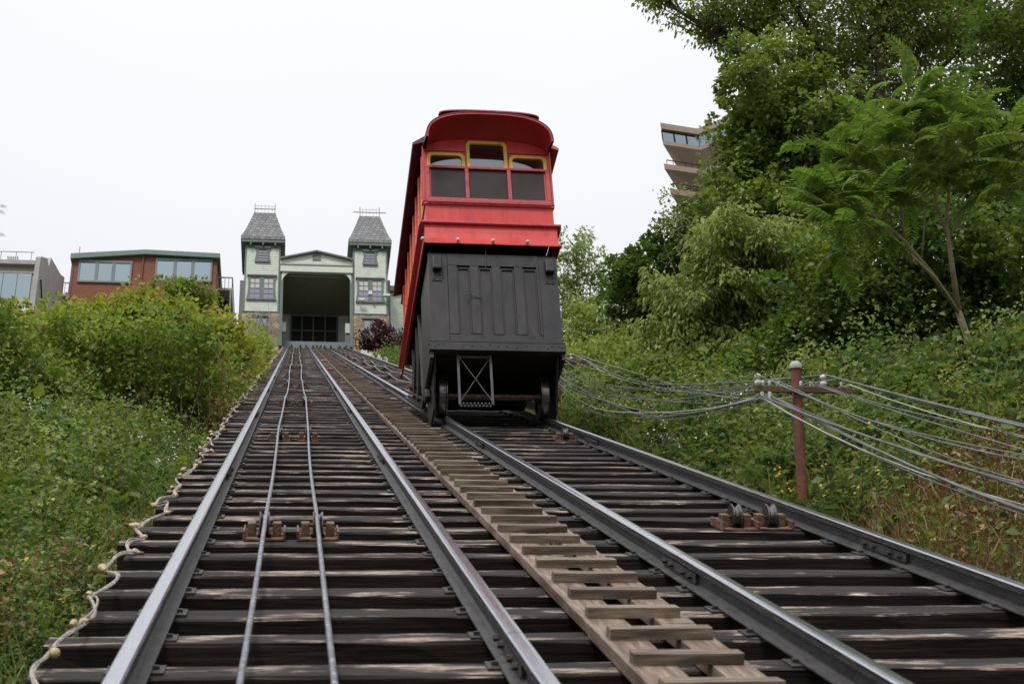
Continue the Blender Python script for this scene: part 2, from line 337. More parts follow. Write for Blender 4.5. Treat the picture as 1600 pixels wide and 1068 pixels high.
plate_me = pl.mesh('tie_plate', M['railside'])
far_pl = MB()
for i in range(NT):
    s_ = 2.32+i*PITCH+random.uniform(-.02, .02); rev = (i*7) % 3 == 0
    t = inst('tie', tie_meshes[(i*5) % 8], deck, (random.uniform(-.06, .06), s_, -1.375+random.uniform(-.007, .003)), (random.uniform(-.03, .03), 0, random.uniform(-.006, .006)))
    for r_ in RU:
        if s_ < 43:
            inst('tie_plate', plate_me, t, (r_-t.location.x, random.uniform(-.02, .02), .001))
        else:
            far_pl.box(r_-.13, r_+.13, s_-.09, s_+.09, -1.374, -1.361)
for u_ in (-.95, -.61, .15, .92, 1.55, 2.21, 2.97, 3.73, 4.1):
    MB().box(u_-.1, u_+.1, -3, 116, -2.03, -1.584).obj('stringer_beam', M['beam'], deck)
tag(far_pl.obj('far_tie_plates', M['railside'], deck), kind='stuff')

def rail_profile(part):
    if part == 'web':
        return [(-.068, 0), (.068, 0), (.068, .007), (.022, .017), (.009, .027), (.009, .083), (.035, .094), (.035, .118), (-.035, .118), (-.035, .094), (-.009, .083), (-.009, .027), (-.022, .017), (-.068, .007)]
    return [(-.036, .1182), (.036, .1182), (.0365, .127), (.029, .134), (.013, .1365), (-.013, .1365), (-.029, .134), (-.0365, .127)]
SEG = 9.15
web_me = MB().prism(rail_profile('web'), 0, SEG-.008, 'y').mesh('rail', M['railside'])
head_me = MB().prism(rail_profile('head'), 0, SEG-.008, 'y').mesh('running_surface', M['head'])
sb = MB()
for sx in (-1, 1):
    sb.box(min(sx*.010, sx*.030), max(sx*.010, sx*.030), -.36, .36, .029, .083)
    for b_ in (-.27, -.13, .13, .27): sb.lathe([(0, .001), (0, .017), (sx*.022, .017), (sx*.024, .001)], (sx*.031, b_, .056), 'x', 6)
splice_me = sb.mesh('splice_bar', M['railside'])
tracks = []
for nm, pair, offs in (('rail_track', (0, 1), (4.3, 5.9)), ('rail_track', (2, 3), (8.0, 8.7))):
    tr = empty(nm, (0, 0, 0), (PHI, 0, 0),
        label='left pair of rails with the two shiny hauling cables running between them' if pair[0] == 0 else 'right pair of rails on which the red cable car stands', cat='rail track', group='rail tracks on the incline')
    for q, off in zip(pair, offs):
        s_ = off-SEG
        while s_ < 115.5:
            L_ = min(SEG, 116-s_); sc = (1, L_/SEG, 1)
            ra = inst('rail', web_me, tr, (RU[q], s_, -1.3632), sc=sc); inst('running_surface', head_me, ra, (0, 0, 0))
            inst('splice_bar', splice_me, ra, (0, 0, 0), sc=(1, 1/sc[1], 1)); s_ += SEG

# walkway: two planks and cleats
wk = empty('track_walkway', (0, 0, 0), (PHI, 0, 0), label='brown timber ladder-like walkway of planks and cleats between the two tracks', cat='walkway')
s_ = 2.2
while s_ < 114:
    L_ = 4.27
    for (a, b) in ((1.345, 1.537), (1.684, 1.852)):
        MB().box(a, b, s_, s_+L_-.01, -1.369, -1.31, .003).obj('plank', M['walk'], wk, bevel=.004)
    s_ += L_
cm = [MB().box(-.225, .225, -.042, .042, 0, .048, .003).mesh('cleat', M['cleat']) for _ in range(5)]
s_ = 4.215-.481*3; i = 0
while s_ < 113:
    inst('cleat', cm[(i*3) % 5], wk, (1.593+random.uniform(-.012, .012), s_, -1.309), (0, 0, random.uniform(-.012, .012)), sc=(random.uniform(.97, 1.03), 1, 1)); s_ += .481; i += 1

# cables and their rollers
def slope_tube(u0, s0, s1, nbase, r, wob, phase, mt, name, sheaves=()):
    pts = []; x = s0
    while x <= s1:
        k = ((x-1.26) % 8.54)/8.54; sag = -.075*4*k*(1-k)
        pts.append(TW(u0+wob*math.sin(x*.23+phase)*min(1, x/20), x, nbase+sag)); x += .61
    return MB().tube(pts, r, 8).obj(name, mt, smooth=True)
tag(slope_tube(-.185, 1.0, 115.4, -1.222, .0145, .02, 0, M['cable'], 'hauling_cable'), 'bright steel hauling cable, left one of the pair between the left rails', 'cable', 'hauling cables')
tag(slope_tube(.165, 1.0, 115.4, -1.222, .0145, .02, 2, M['cable'], 'hauling_cable'), 'mottled steel hauling cable, right one of the pair between the left rails', 'cable', 'hauling cables')
tag(slope_tube(2.79, 28, 115.4, -1.222, .0145, .03, 1, M['cable'], 'hauling_cable'), 'steel hauling cable above the red car, nearer the walkway', 'cable', 'hauling cables')
tag(slope_tube(3.14, 28, 115.4, -1.222, .0145, .03, 3, M['cable'], 'hauling_cable'), 'steel hauling cable above the red car, nearer the outer rail', 'cable', 'hauling cables')
def make_roller():
    r = empty('cable_roller')
    fr = MB()
    for sx in (-1, 1): fr.add([(sx*.125, -.16, 0), (sx*.125, .16, 0), (sx*.125, .16, .06), (sx*.125, -.16, .06), (sx*.137, -.16, 0), (sx*.137, .16, 0), (sx*.137, .16, .06), (sx*.137, -.16, .06)], [(0, 1, 2, 3), (4, 5, 6, 7), (0, 1, 5, 4), (3, 2, 6, 7), (0, 3, 7, 4), (1, 2, 6, 5)])
    fr.box(-.125, .125, -.16, -.12, 0, .01); fr.box(-.125, .125, .12, .16, 0, .01)
    fr.box(-.125, -.045, -.12, .12, 0, .01); fr.box(.045, .125, -.12, .12, 0, .01)
    fr.obj('frame', M['rust'], r)
    for sx in (-1, 1): MB().box(sx*.082-.028, sx*.082+.028, -.05, .05, .0105, .10).obj('bearing_block', M['rblock'], r, bevel=.006)
    w = MB().lathe([(-.033, .02), (-.033, .088), (-.028, .092), (-.024, .088), (-.010, .070), (.010, .070), (.024, .088), (.028, .092), (.033, .088), (.033, .02)], (0, 0, .080), 'x', 24).obj('grooved_wheel', M['wheel'], r, smooth=False)
    MB().tube([(-.11, 0, .080), (.11, 0, .080)], .012, 8).obj('axle', M['rust'], w)
    return r
proto = make_roller(); first = True; rc = 0
def place_roller(u_, s_, label, grp):
    global first
    r = proto if first else copy_tree(proto); first = False
    r.matrix_world = TM @ Matrix.Translation((u_, s_, -1.3735)); r.rotation_euler = (PHI, 0, 0); r.location = TW(u_, s_, -1.3735)
    tag(r, label, 'cable roller', grp)
far_lab = 'small rusty roller carrying a cable high up the left track'
for i in range(12):
    s_ = 9.70+8.54*i
    for u_, side in ((-.185, 'left'), (.165, 'right')):
        if i < 3:
            lab = 'rusty grooved roller under the %s cable of the left track, %s set up the hill' % (side, ('lowest', 'second', 'third')[i])
        else: lab = far_lab
        place_roller(u_, s_, lab, 'rollers under the cables' if i < 3 else 'far rollers on the left track')
place_roller(3.205, 10.22, 'bare grooved roller on the right track, left one of the nearest pair', 'bare rollers on the right track')
place_roller(3.475, 10.24, 'bare grooved roller on the right track, right one of the nearest pair', 'bare rollers on the right track')
place_roller(3.52, 18.72, 'single bare roller on the right track just below the red car', 'bare rollers on the right track')
for i in range(8):
    for u_ in (2.79, 3.14): place_roller(u_, 31.5+8.54*i+3.5, 'small rusty roller on the right track uphill of the red car', 'rollers uphill of the red car')

# light string on the left tie ends
ls = empty('light_string', (0, 0, 0), (PHI, 0, 0), label='pale twisted cord with cream bulbs looped along the left ends of the ties', cat='string lights')
pts = []; s_ = 3.2; k = 0; bulbs = []
while s_ < 112:
    ph = k % 3
    pts.append((-.93-.0022*min(s_, 40)+random.uniform(-.07, .07), s_, -1.34+(.03 if ph == 0 else 0)+random.uniform(-.01, .04)))
    if k % 3 == 1 or random.random() < .12: bulbs.append(pts[-1])
    s_ += random.uniform(.16, .26); k += 1
def chaikin(p, n=2):
    for _ in range(n):
        q = [p[0]]
        for a, b in zip(p[:-1], p[1:]):
            q += [tuple(a[i]*.75+b[i]*.25 for i in range(3)), tuple(a[i]*.25+b[i]*.75 for i in range(3))]
        p = q+[p[-1]]
    return p
MB().tube(chaikin(pts), .0085, 5).obj('cord', M['cord'], ls)
pts2 = [(p[0]+random.uniform(-.03, .03), p[1]+.05, p[2]+random.uniform(-.01, .015)) for p in pts]
MB().tube(chaikin(pts2), .006, 5).obj('cord', M['cord'], ls)
bp = [(-.055, .012), (-.05, .016), (-.03, .018), (-.012, .030), (.012, .034), (.030, .027), (.040, .012), (.043, .001)]
bulb_me = MB().lathe(bp, (0, 0, 0), 'z', 12).mesh('bulb', M['lamp'], True)
sock_me = MB().lathe([(-.085, .001), (-.085, .016), (-.045, .019), (-.045, .001)], (0, 0, 0), 'z', 8).mesh('socket', M['rust'])
for k, p in enumerate(bulbs[:260]):
    b_ = inst('bulb', bulb_me, ls, (p[0]+random.uniform(-.04, .02), p[1], p[2]+.015), (random.uniform(.9, 2.4), random.uniform(-.8, .8), random.uniform(0, 6.28)), sc=random.uniform(.5, .72))
    if p[1] < 45: inst('socket', sock_me, b_, (0, 0, 0))

# ------------------------------------------------------------------ the red car
CX, CY, CZ = 2.925, 18.2, 9.296
car = empty('funicular_car', (CX, CY, CZ), label='red funicular car on black wedge undercarriage, climbing the right track', cat='cable car')
SL = math.tan(PHI)
def cpart(mb, name, m, parent=None, bevel=0, smooth=False): return mb.obj(name, M[m] if isinstance(m, str) else m, parent or car, bevel=bevel, smooth=smooth)
# lower black box
LEN = 4.45
fp = MB().box(-.985, .985, .035, .075, 1.27, 2.84)
front = cpart(fp, 'front_panel', 'black')
st = MB()
st.box(-.985, -.70, 0, .034, 1.29, 2.83, .002); cpart(st, 'corner_board', 'black', front, bevel=.004)
cpart(MB().box(.70, .985, 0, .034, 1.29, 2.83, .002), 'corner_board', 'black', front, bevel=.004)
opening = [(-.56, -.36), (-.225, -.025), (.105, .315), (.45, .66)]
edges = [-.697]+[v for o_ in opening for v in o_]+[.697]
for i in range(0, len(edges), 2):
    b_ = MB().box(edges[i], edges[i+1], -.012, .034, 1.425, 2.62, .002); cpart(b_, 'stile', 'black', front, bevel=.005)
cpart(MB().box(-.697, .697, -.008, .034, 2.623, 2.83), 'top_rail', 'black', front, bevel=.005)
cpart(MB().box(-.697, .697, -.006, .034, 1.29, 1.422), 'bottom_rail', 'black', front, bevel=.005)
for a, b in opening:
    m_ = MB()
    m_.box(a+.001, a+.022, .012, .036, 1.44, 2.60); m_.box(b-.022, b-.001, .012, .036, 1.44, 2.60); m_.box(a+.023, b-.023, .012, .036, 2.578, 2.60)
    
    cpart(m_, 'panel_moulding', 'black', front)
for sx in (-1, 1):
    b_ = MB().box(sx*.86-.075, sx*.86+.075, -.012, -.001, 2.34, 2.80)
    for q in (2.38, 2.44, 2.74):
        for w in (-.045, .045): b_.lathe([(0, .001), (0, .014), (-.012, .012), (-.014, .001)], (sx*.86+w, -.012, q), 'y', 8)
    br = cpart(b_, 'corner_bracket', 'black')
    cpart(MB().box(sx*.86-.07, sx*.86+.07, -.11, -.013, 2.50, 2.72), 'buffer_block', 'black', br, bevel=.02)
bm_ = MB().box(-1.01, 1.01, -.055, .10, 1.265, 1.285).box(-1.01, 1.01, -.050, -.038, 1.13, 1.264).box(-1.01, 1.01, -.037, .10, 1.13, 1.142)
for x in (-.93, -.88, -.82, -.53, -.39, -.25, -.12, .0, .13, .27, .42, .74, .80, .90, .95):
    bm_.lathe([(0, .001), (0, .014), (-.008, .010), (-.010, .001)], (x, -.05, 1.20+random.choice((-.02, .02, 0))), 'y', 8)
cpart(bm_, 'front_beam', 'black')
cpart(MB().box(-.985, .985, .11, 1.5, 1.15, 1.20), 'bottom_plate', 'inside')
# dark hull under the floor
cpart(MB().prism([(.08, 1.25), (1.25, 1.25), (LEN-.1, 2.86), (LEN-.1, 2.90), (.08, 2.90)], -.90, .90, 'x'), 'underfloor_hull', 'inside')
for sx in (-1, 1):
    # vertical boarding, frame, sloping chord with rivets, truss
    pn = MB(); y = .076; k = 0
    while y < 1.35:
        y2 = y+.155; zb = 1.21; pn.box(min(sx*.945, sx*.968), max(sx*.945, sx*.968), y, y2-.008, zb, 2.93)
        y = y2
    cpart(pn, 'side_boarding', 'black')
    fr = MB()
    fr.prism([(0, 1.02), (1.52, .985), (1.60, 1.07), (1.60, 1.13), (0, 1.128)], min(sx*.95, sx*1.0), max(sx*.95, sx*1.0), 'x')
    fr.prism([(1.45, .965), (1.62, .965), (4.55, .965+2.93*SL), (4.55, 1.10+2.93*SL), (1.62, 1.12), (1.45, 1.12)], min(sx*.93, sx*.949), max(sx*.93, sx*.949), 'x')
    fr.bar((sx*.975, 1.50, .975), (sx*.975, 4.5, .975+3.0*SL), .07, .018); fr.bar((sx*.975, 1.50, 1.13), (sx*.975, 4.5, 1.13+3.0*SL), .07, .018)
    for q in range(24):
        yy = 1.6+q*.12; fr.lathe([(0, .001), (0, .012), (sx*.012, .009), (sx*.013, .001)], (sx*.949, yy, 1.05+(yy-1.6)*SL+(.03 if q % 2 else -.03)), 'x', 6)
    cpart(fr, 'side_frame', 'black')
    tb = MB()
    tb.bar((sx*.96, 1.55, 1.12), (sx*.96, 1.95, 2.90), .05); tb.bar((sx*.96, 2.35, 1.55), (sx*.96, 2.35, 2.90), .05)
    tb.bar((sx*.96, 2.35, 1.56), (sx*.96, 1.98, 2.2), .035); tb.bar((sx*.96, 3.1, 2.0), (sx*.96, 3.1, 2.9), .05); tb.bar((sx*.96, 3.1, 2.0), (sx*.96, 2.4, 2.85), .035)
    cpart(tb, 'side_brace', 'black')
    # hanger plate and pedestal at the front wheel
    hg = MB().prism([(.10, 1.14), (.42, .62), (.50, .42), (1.12, .40), (1.30, .62), (1.42, 1.14)], min(sx*.90, sx*.925), max(sx*.90, sx*.925), 'x')
    for q in range(7): hg.lathe([(0, .001), (0, .014), (sx*.014, .010), (sx*.015, .001)], (sx*.926, .34+q*.14, .95 if q % 2 else 1.05), 'x', 6)
    hp = cpart(hg, 'wheel_hanger', 'black')
    cpart(MB().box(sx*.975-.045, sx*.975+.045, .74, .94, .76, .90), 'axle_box', 'black', hp, bevel=.02)
WR = .325
for wy in (.84, 3.75):
    zc = wy*SL+WR+.002
    for sx in (-1, 1):
        w = MB()
        prof = [(-.075, .10), (-.07, .25), (-.072, WR-.01), (-.055, WR), (.035, WR-.003), (.042, WR+.002), (.048, WR+.028), (.060, WR+.028), (.066, WR), (.066, .25), (.05, .22), (.04, .10)]
        w.lathe([(-a*sx, r) for a, r in prof], (sx*.765-.0, wy, zc), 'x', 40)
        ww = cpart(w, 'wheel', 'wheel', smooth=False)
        cpart(MB().lathe([(-.10, .001), (-.10, .07), (.10, .07), (.10, .001)], (sx*.765, wy, zc), 'x', 16), 'hub', 'iron', ww)
    cpart(MB().tube([(-.98, wy, zc), (.98, wy, zc)], .05, 12), 'axle', 'rust')
cpart(MB().tube([(-.7, .62, .72), (.7, .62, .72)], .022, 8), 'brake_rod', 'rust')
cpart(MB().box(-.6, .6, 1.3, 1.5, .95, 1.1).bar((-.5, 1.2, 1.0), (.5, 1.2, 1.0), .06), 'brake_gear', 'inside')
# cage
cg = MB()
gx0, gx1 = -.585, -.105
for x in (gx0, gx1): cg.bar((x, .10, 1.128), (x, .10, .30), .035)
cg.bar((gx0, .085, 1.10), (gx1, .085, .34), .026, .01); cg.bar((gx1, .115, 1.10), (gx0, .115, .34), .026, .01)
cg.bar((gx0, .10, 1.09), (gx1, .10, 1.09), .03)
cage = cpart(cg, 'safety_gate', 'iron')
gr = MB().box(gx0, gx1, .09, .125, .275, .298)
for q in range(9): gr.box(gx0+.03+q*.053, gx0+.055+q*.053, .0, .089, .27, .29)
cpart(gr, 'toothed_step', 'iron', cage)
# ---- red coachwork
BT = 4.90
skirt = MB(); ring = []
for z, y, x in ((3.345, -.03, 1.035), (3.30, -.032, 1.030), (3.18, -.045, 1.028), (3.06, -.07, 1.03), (2.965, -.11, 1.045)):
    zr_ = 3.345-(3.345-z)*.35; ring.append([(-x, LEN+.12, zr_), (-x, y, z), (x, y, z), (x, LEN+.12, zr_)])
skirt.grid(ring); sk = cpart(skirt, 'flared_skirt', 'red')
m_ = sk.modifiers.new('t', 'SOLIDIFY'); m_.thickness = .015; m_.offset = -1
lip = MB().box(-1.058, 1.058, -.118, -.100, 2.948, 2.972).bar((-1.052, -.09, 2.965), (-1.052, LEN+.08, 3.205), .014, .02).bar((1.052, -.09, 2.965), (1.052, LEN+.08, 3.205), .014, .02)
for x in np.linspace(-1.0, 1.0, 9): lip.lathe([(0, .001), (0, .008), (-.006, .006), (-.007, .001)], (x, -.115, 2.99), 'y', 6)
cpart(lip, 'skirt_lip', 'red', sk)
cpart(MB().box(-1.095, 1.095, -.085, -.002, 3.348, 3.384).box(-1.11, -1.002, -.001, LEN+.1, 3.348, 3.384).box(1.002, 1.11, -.001, LEN+.1, 3.348, 3.384), 'belt_moulding', 'redtrim', bevel=.008)
body = MB()
body.box(-1.0, 1.0, 0, .05, 3.383, 3.80)                       # front apron panel
cpart(body, 'front_apron', 'red', bevel=.006)
cpart(MB().box(-1.02, 1.02, -.022, -.001, 3.735, 3.755).box(-.31, -.296, -.005, -.001, 3.385, 3.73).box(.36, .374, -.005, -.001, 3.385, 3.73), 'apron_seam', 'redtrim')
for sx in (-1, 1):
    for (a, b) in ((0, LEN),):
        cpart(MB().box(min(sx*.96, sx*1.0), max(sx*.96, sx*1.0), .051, LEN, 3.383, 3.80), 'side_panel', 'red')
    cpart(MB().box(min(sx*.96, sx*1.0), max(sx*.96, sx*1.0), .051, LEN, 4.70, BT), 'side_header', 'red')
    cpart(MB().box(min(sx*.90, sx*1.0), max(sx*.90, sx*1.0), 0, .05, 3.801, BT), 'corner_post', 'red', bevel=.006)
    cpart(MB().box(min(sx*1.001, sx*1.02), max(sx*1.001, sx*1.02), .0, LEN, 3.74, 3.78), 'side_rail', 'redtrim')
    nw = 8; wdt = (LEN-.1)/nw
    for i in range(nw):
        y0 = .06+i*wdt
        cpart(MB().box(min(sx*.95, sx*1.045), max(sx*.95, sx*1.045), y0, y0+.075, 3.801, 4.699), 'window_post', 'red', bevel=.004)
        ya, yb = y0+.078, y0+wdt-.003
        f_ = MB()
        for q in ((ya, ya+.05), (yb-.05, yb)): f_.box(min(sx*.985, sx*1.012), max(sx*.985, sx*1.012), q[0], q[1], 3.83, 4.68)
        f_.box(min(sx*.985, sx*1.012), max(sx*.985, sx*1.012), ya+.051, yb-.051, 4.63, 4.68).box(min(sx*.985, sx*1.012), max(sx*.985, sx*1.012), ya+.051, yb-.051, 4.24, 4.28).box(min(sx*.985, sx*1.012), max(sx*.985, sx*1.012), ya+.051, yb-.051, 3.83, 3.87)
        wf = cpart(f_, 'window_sash', 'yellow')
        cpart(MB().box(min(sx*.992, sx*.998), max(sx*.992, sx*.998), ya+.05, yb-.05, 3.84, 4.66), 'pane', 'glass', wf)
cpart(MB().box(-1.0, 1.0, LEN+.001, LEN+.05, 3.383, BT+.3), 'rear_wall', 'red')
cpart(MB().box(-.958, .958, .055, LEN-.01, 3.39, 3.43), 'floor', 'inside')
# front windows: lower screens and yellow upper sashes with rounded corners
lo0, lo1, mid = 3.86, 4.43, 4.45
fr = MB()
fr.box(-.985, .985, -.035, -.003, 3.80, 3.86).box(-.985, .985, -.035, -.003, 4.43, 4.475)
for x in (-.985+.03, -.335, .335, .985-.03): fr.box(x-.03, x+.03, -.035, -.003, 3.861, 4.429)
lf = cpart(fr, 'lower_window_frame', 'redtrim', bevel=.006)
for a, b in ((-.924, -.366), (-.304, .304), (.366, .924)):
    cpart(MB().box(a, b, .004, .014, 3.861, 4.429), 'screen_pane', 'screen', lf)
cpart(MB().bar((-.98, -.05, 3.77), (.98, -.05, 3.77), .022).box(-.75, -.73, -.05, -.002, 3.745, 3.77).box(.0, .02, -.05, -.002, 3.745, 3.77).box(.75, .77, -.05, -.002, 3.745, 3.77), 'guard_rail', 'redtrim')
def arch_frame(x0, x1, z0, z1, w, rad, y0, y1):
    """U-shaped sash, open at the bottom, rounded upper corners"""
    def outline(x0, x1, z1, rad, n=6):
        p = [(x0, z0)]
        for k in range(n+1):
            t = math.pi-k*math.pi/2/n; p.append((x0+rad+rad*math.cos(t), z1-rad+rad*math.sin(t)))
        for k in range(n+1):
            t = math.pi/2-k*math.pi/2/n; p.append((x1-rad+rad*math.cos(t), z1-rad+rad*math.sin(t)))
        p.append((x1, z0)); return p
    o, i = outline(x0, x1, z1, rad), outline(x0+w, x1-w, z1-w, max(rad-w*.5, .02))
    mb = MB(); n = len(o); vs = [(x, y0, z) for x, z in o]+[(x, y0, z) for x, z in i]+[(x, y1, z) for x, z in o]+[(x, y1, z) for x, z in i]; fs = []
    for k in range(n-1):
        fs += [(k, k+1, n+k+1, n+k), (2*n+k, 2*n+k+1, 3*n+k+1, 3*n+k), (k, k+1, 2*n+k+1, 2*n+k), (n+k, n+k+1, 3*n+k+1, 3*n+k)]
    mb.add(vs, fs); pane = MB().prism(i, y1-.012, y1-.006, 'y'); pane.v = [(x, y-.012+(z-z0)*.075, z) for x, y, z in pane.v]; return mb, pane, o
tops = ((-.955, -.355, 4.735), (-.325, .325, 4.99), (.355, .955, 4.735))
for a, b, zt in tops:
    f_, pn, o_ = arch_frame(a, b, 4.476, zt, .05, .085, -.022, .022)
    wf = cpart(f_, 'upper_window_sash', 'yellow'); cpart(pn, 'pane', 'glass', wf)
# wall round the upper windows, up to the hood
wl = MB()
wl.box(-.899, -.956, 0, .03, 4.476, 4.74) if False else None
wl.box(-.354, -.326, .0, .03, 4.476, 5.06).box(.326, .354, .0, .03, 4.476, 5.06)
wl.box(-.899, -.355, .0, .03, 4.737, 5.06).box(.355, .899, .0, .03, 4.737, 5.06).box(-.325, .325, .0, .03, 4.992, 5.06)
wl.box(-.999, -.956, -.001, .0, 4.476, 4.9).box(.956, .999, -.001, .0, 4.476, 4.9)
cpart(wl, 'upper_wall', 'red')
for a_, b__ in ((-.99, -.33), (.33, .99)): cpart(MB().box(a_, b__, -.018, -.001, 4.775, 4.795), 'cornice_bead', 'redtrim')
# hood and arched roof
NA = 28
def arc(y, hw, zs, zc, p=2.7):
    rw = []
    for k in range(NA+1):
        t = math.pi*k/NA; c, s2 = math.cos(t), math.sin(t)
        rw.append((-hw*math.copysign(abs(c)**(2/p), c), y, zs+(zc-zs)*abs(s2)**(2/p)))
    return rw
HY = -.47
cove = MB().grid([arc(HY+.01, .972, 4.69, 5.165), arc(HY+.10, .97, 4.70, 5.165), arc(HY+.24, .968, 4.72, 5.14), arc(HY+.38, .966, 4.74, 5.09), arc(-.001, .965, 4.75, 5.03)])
cpart(cove, 'hood_soffit', mat('shade_darkened_soffit_red', (.36, .024, .028), .5, var=[(.44, .032, .034)], scale=2), smooth=True)  # coach red made darker here, so the hood's underside shade is in the colour
front_rim = MB().grid([arc(HY, .968, 4.685, 5.162), arc(HY-.015, .972, 4.68, 5.17), arc(HY-.015, .985, 4.68, 5.192), arc(HY, .985, 4.68, 5.192)])
rf = MB().grid([arc(HY-.02, .987, 4.685, 5.192), arc(HY-.02, 1.008, 4.68, 5.215), arc(0, 1.02, 4.83, 5.30), arc(LEN+.3, 1.02, 4.83, 5.30), arc(LEN+.3, .98, 4.83, 5.26)])
roof = cpart(rf, 'arched_roof', 'maroon', smooth=False)
cpart(front_rim, 'hood_rim', 'red', roof)
# stepped upper roofing sheet
rf2 = MB().grid([arc(HY-.03, .78, 5.13, 5.215), arc(HY-.03, .80, 5.13, 5.24), arc(LEN+.3, .80, 5.20, 5.33), arc(LEN+.3, .78, 5.20, 5.31)])
cpart(rf2, 'roof_cap', 'redtrim', roof)
for sx in (-1, 1):
    ev = MB().prism([(sx*.96, 4.935), (sx*1.17, 4.86), (sx*1.18, 4.90), (sx*.96, 5.06)], -.03, LEN+.08, 'y')
    cpart(ev, 'eave', 'maroon' if sx < 0 else 'redtrim', roof)
    cpart(MB().box(min(sx*1.001, sx*1.03), max(sx*1.001, sx*1.03), -.005, .05, 3.80, 4.86), 'corner_strip', 'redtrim', bevel=.004)
for x in (-1.075, -.54, 0, .53, 1.06):
    b_ = cpart(MB().lathe([(.0, .001), (.0, .014), (-.02, .016), (-.03, .03), (-.055, .03), (-.072, .015), (-.075, .001)], (x, -.118, 2.985), 'y', 12), 'marker_bulb', 'white', smooth=True)
cpart(MB().tube([(-.10, -.03, 2.95), (-.11, -.03, 2.75), (-.12, -.02, 2.56)], .005, 5), 'hanging_wire', 'iron')
cpart(MB().tube([(-.46, -.03, 2.07), (-.38, -.04, 2.09), (-.26, -.03, 2.05), (-.19, -.01, 2.03)], .006, 5), 'bent_hook', 'iron')

# ------------------------------------------------------------------ poles and wires on the right
def make_post(name_cap):
    p = empty('wire_post')
    MB().tube([(0, 0, -1.5), (0, 0, 1.37)], .052, 16).obj('pole', M['post'], p, smooth=False)
    MB().lathe([(0, .064), (.02, .066), (.05, .058), (.075, .035), (.082, .001)], (0, 0, 1.355), 'z', 16).obj('cap', M['white'] if False else M['deckwood'], p, smooth=True)
    a = MB(); a.box(-.46, .56, -.085, -.054, 1.095, 1.155).box(-.46, .56, -.053, -.03, 1.095, 1.103)
    ar = a.obj('cross_arm', M['arm'], p, bevel=.004)
    for x, z in ((-.43, 0), (.26, 0)):
        MB().lathe([(0, .012), (.02, .032), (.05, .034), (.058, .018), (.075, .018), (.083, .034), (.115, .032), (.13, .001)], (x, -.07, 1.156), 'z', 12).obj('insulator', M['white'], p, smooth=True)
    for x in (-.38, -.31, -.22, .02, .12, .45):
        MB().lathe([(0, .01), (.01, .02), (.03, .012), (.045, .02), (.06, .001)], (x, -.07, 1.156), 'z', 10).obj('insulator', M['white'], p, smooth=True)
    for x in (-.40, -.32):
        MB().box(x-.017, x+.017, -.10, -.07, 1.02, 1.094).obj('wire_hook', M['white'], p, bevel=.005)
    return p
posts = [(5.03, 13.81), (5.03, 27.41), (5.03, 41.1), (5.03, .3), (5.03, 54.7)]
pp = make_post(0); plist = []
plabels = ['rusty brown wire post with cross-arm beside the right rail, in front of the weedy bank', 'brown wire post half hidden behind the lower right corner of the red car', 'wire post on the right of the track hidden uphill of the car',
           'wire post beside the lower right end of the track, its wires leaving the picture', 'small wire post far uphill beside the track']
for i, (u_, s_) in enumerate(posts):
    p = pp if i == 0 else copy_tree(pp)
    X, Y, Z = TW(u_, s_, -1.6); p.location = (X, Y, Z); p.rotation_euler = (.31, 0, 0); tag(p, plabels[i], 'post', 'posts carrying wires beside the track'); plist.append(p)
def pt_on(i, x, y, z): l = Vector(posts_w[i]); return l+Vector((x, y, z))
posts_w = [p.location.copy() for p in plist]
order = [3, 0, 1, 2, 4]
wires = [(-.46, 1.44, .9, 'p'), (.28, 1.44, .55, 'g'), (.45, 1.40, .60, 'g'), (.53, 1.34, .75, 'l'), (-.40, 1.21, 1.05, 'l'), (-.32, 1.21, 1.12, 'g'), (-.40, 1.22, 1.2, 'g'), (-.31, 1.38, .85, 'g'),
         (-.22, 1.38, .95, 'g'), (.02, 1.38, .78, 'g'), (.12, 1.38, .70, 'g'), (-.33, 1.22, .92, 'g'), (-.41, 1.20, 1.32, 'g'), (-.32, 1.20, 1.0, 'g')]
for w, (x, z, sag, c) in enumerate(wires):
    pts = []
    for a, b in zip(order[:-1], order[1:]):
        zz = z-.18; A = posts_w[a]+Vector((x+.02*math.sin(w*3+a), -.075-.305*zz, zz*.952)); B = posts_w[b]+Vector((x+.02*math.sin(w*3+b), -.075-.305*zz, zz*.952))
        sg = (.36+.34*(sag-.55))*(1+.12*math.sin(w*5+a*2))
        for k in range(16):
            t = k/16; P = A.lerp(B, t); P.z -= 4*sg*t*(1-t)
            P.x += .16*math.sin(w*2.3+a+t*4.1)*math.sin(t*math.pi); P.z += .07*math.sin(w*1.7+a*2+t*5.3)*math.sin(t*math.pi); pts.append(P)
    pts.append(B)
    thick = .0105 if w in (1, 2, 5, 6) else .0055
    o_ = MB().tube(pts, thick, 6).obj('overhead_wire', M['wirelight'] if c == 'l' else M['wire'], smooth=True)
    side = 'left end' if x < -.25 else 'middle' if x < .2 else 'right end'
    lab = {1: 'thick grey cable tied to the white insulator right of the post', 2: 'thick grey cable carried near the right end of the cross-arm', 3: 'pale thin wire from the right tip of the cross-arm',
           0: 'thin wire on the tall white insulator at the left tip of the cross-arm', 4: 'pale thin wire slung from the hooks under the left arm end', 5: 'thick grey cable hanging from the hooks under the left arm end', 6: 'thick grey cable sagging deepest of the two thick ones under the left arm end'}.get(w)
    tag(o_, lab or 'thin grey wire in the tangled bundle from the %s of the cross-arm' % side, 'wire', 'wires strung between the posts')

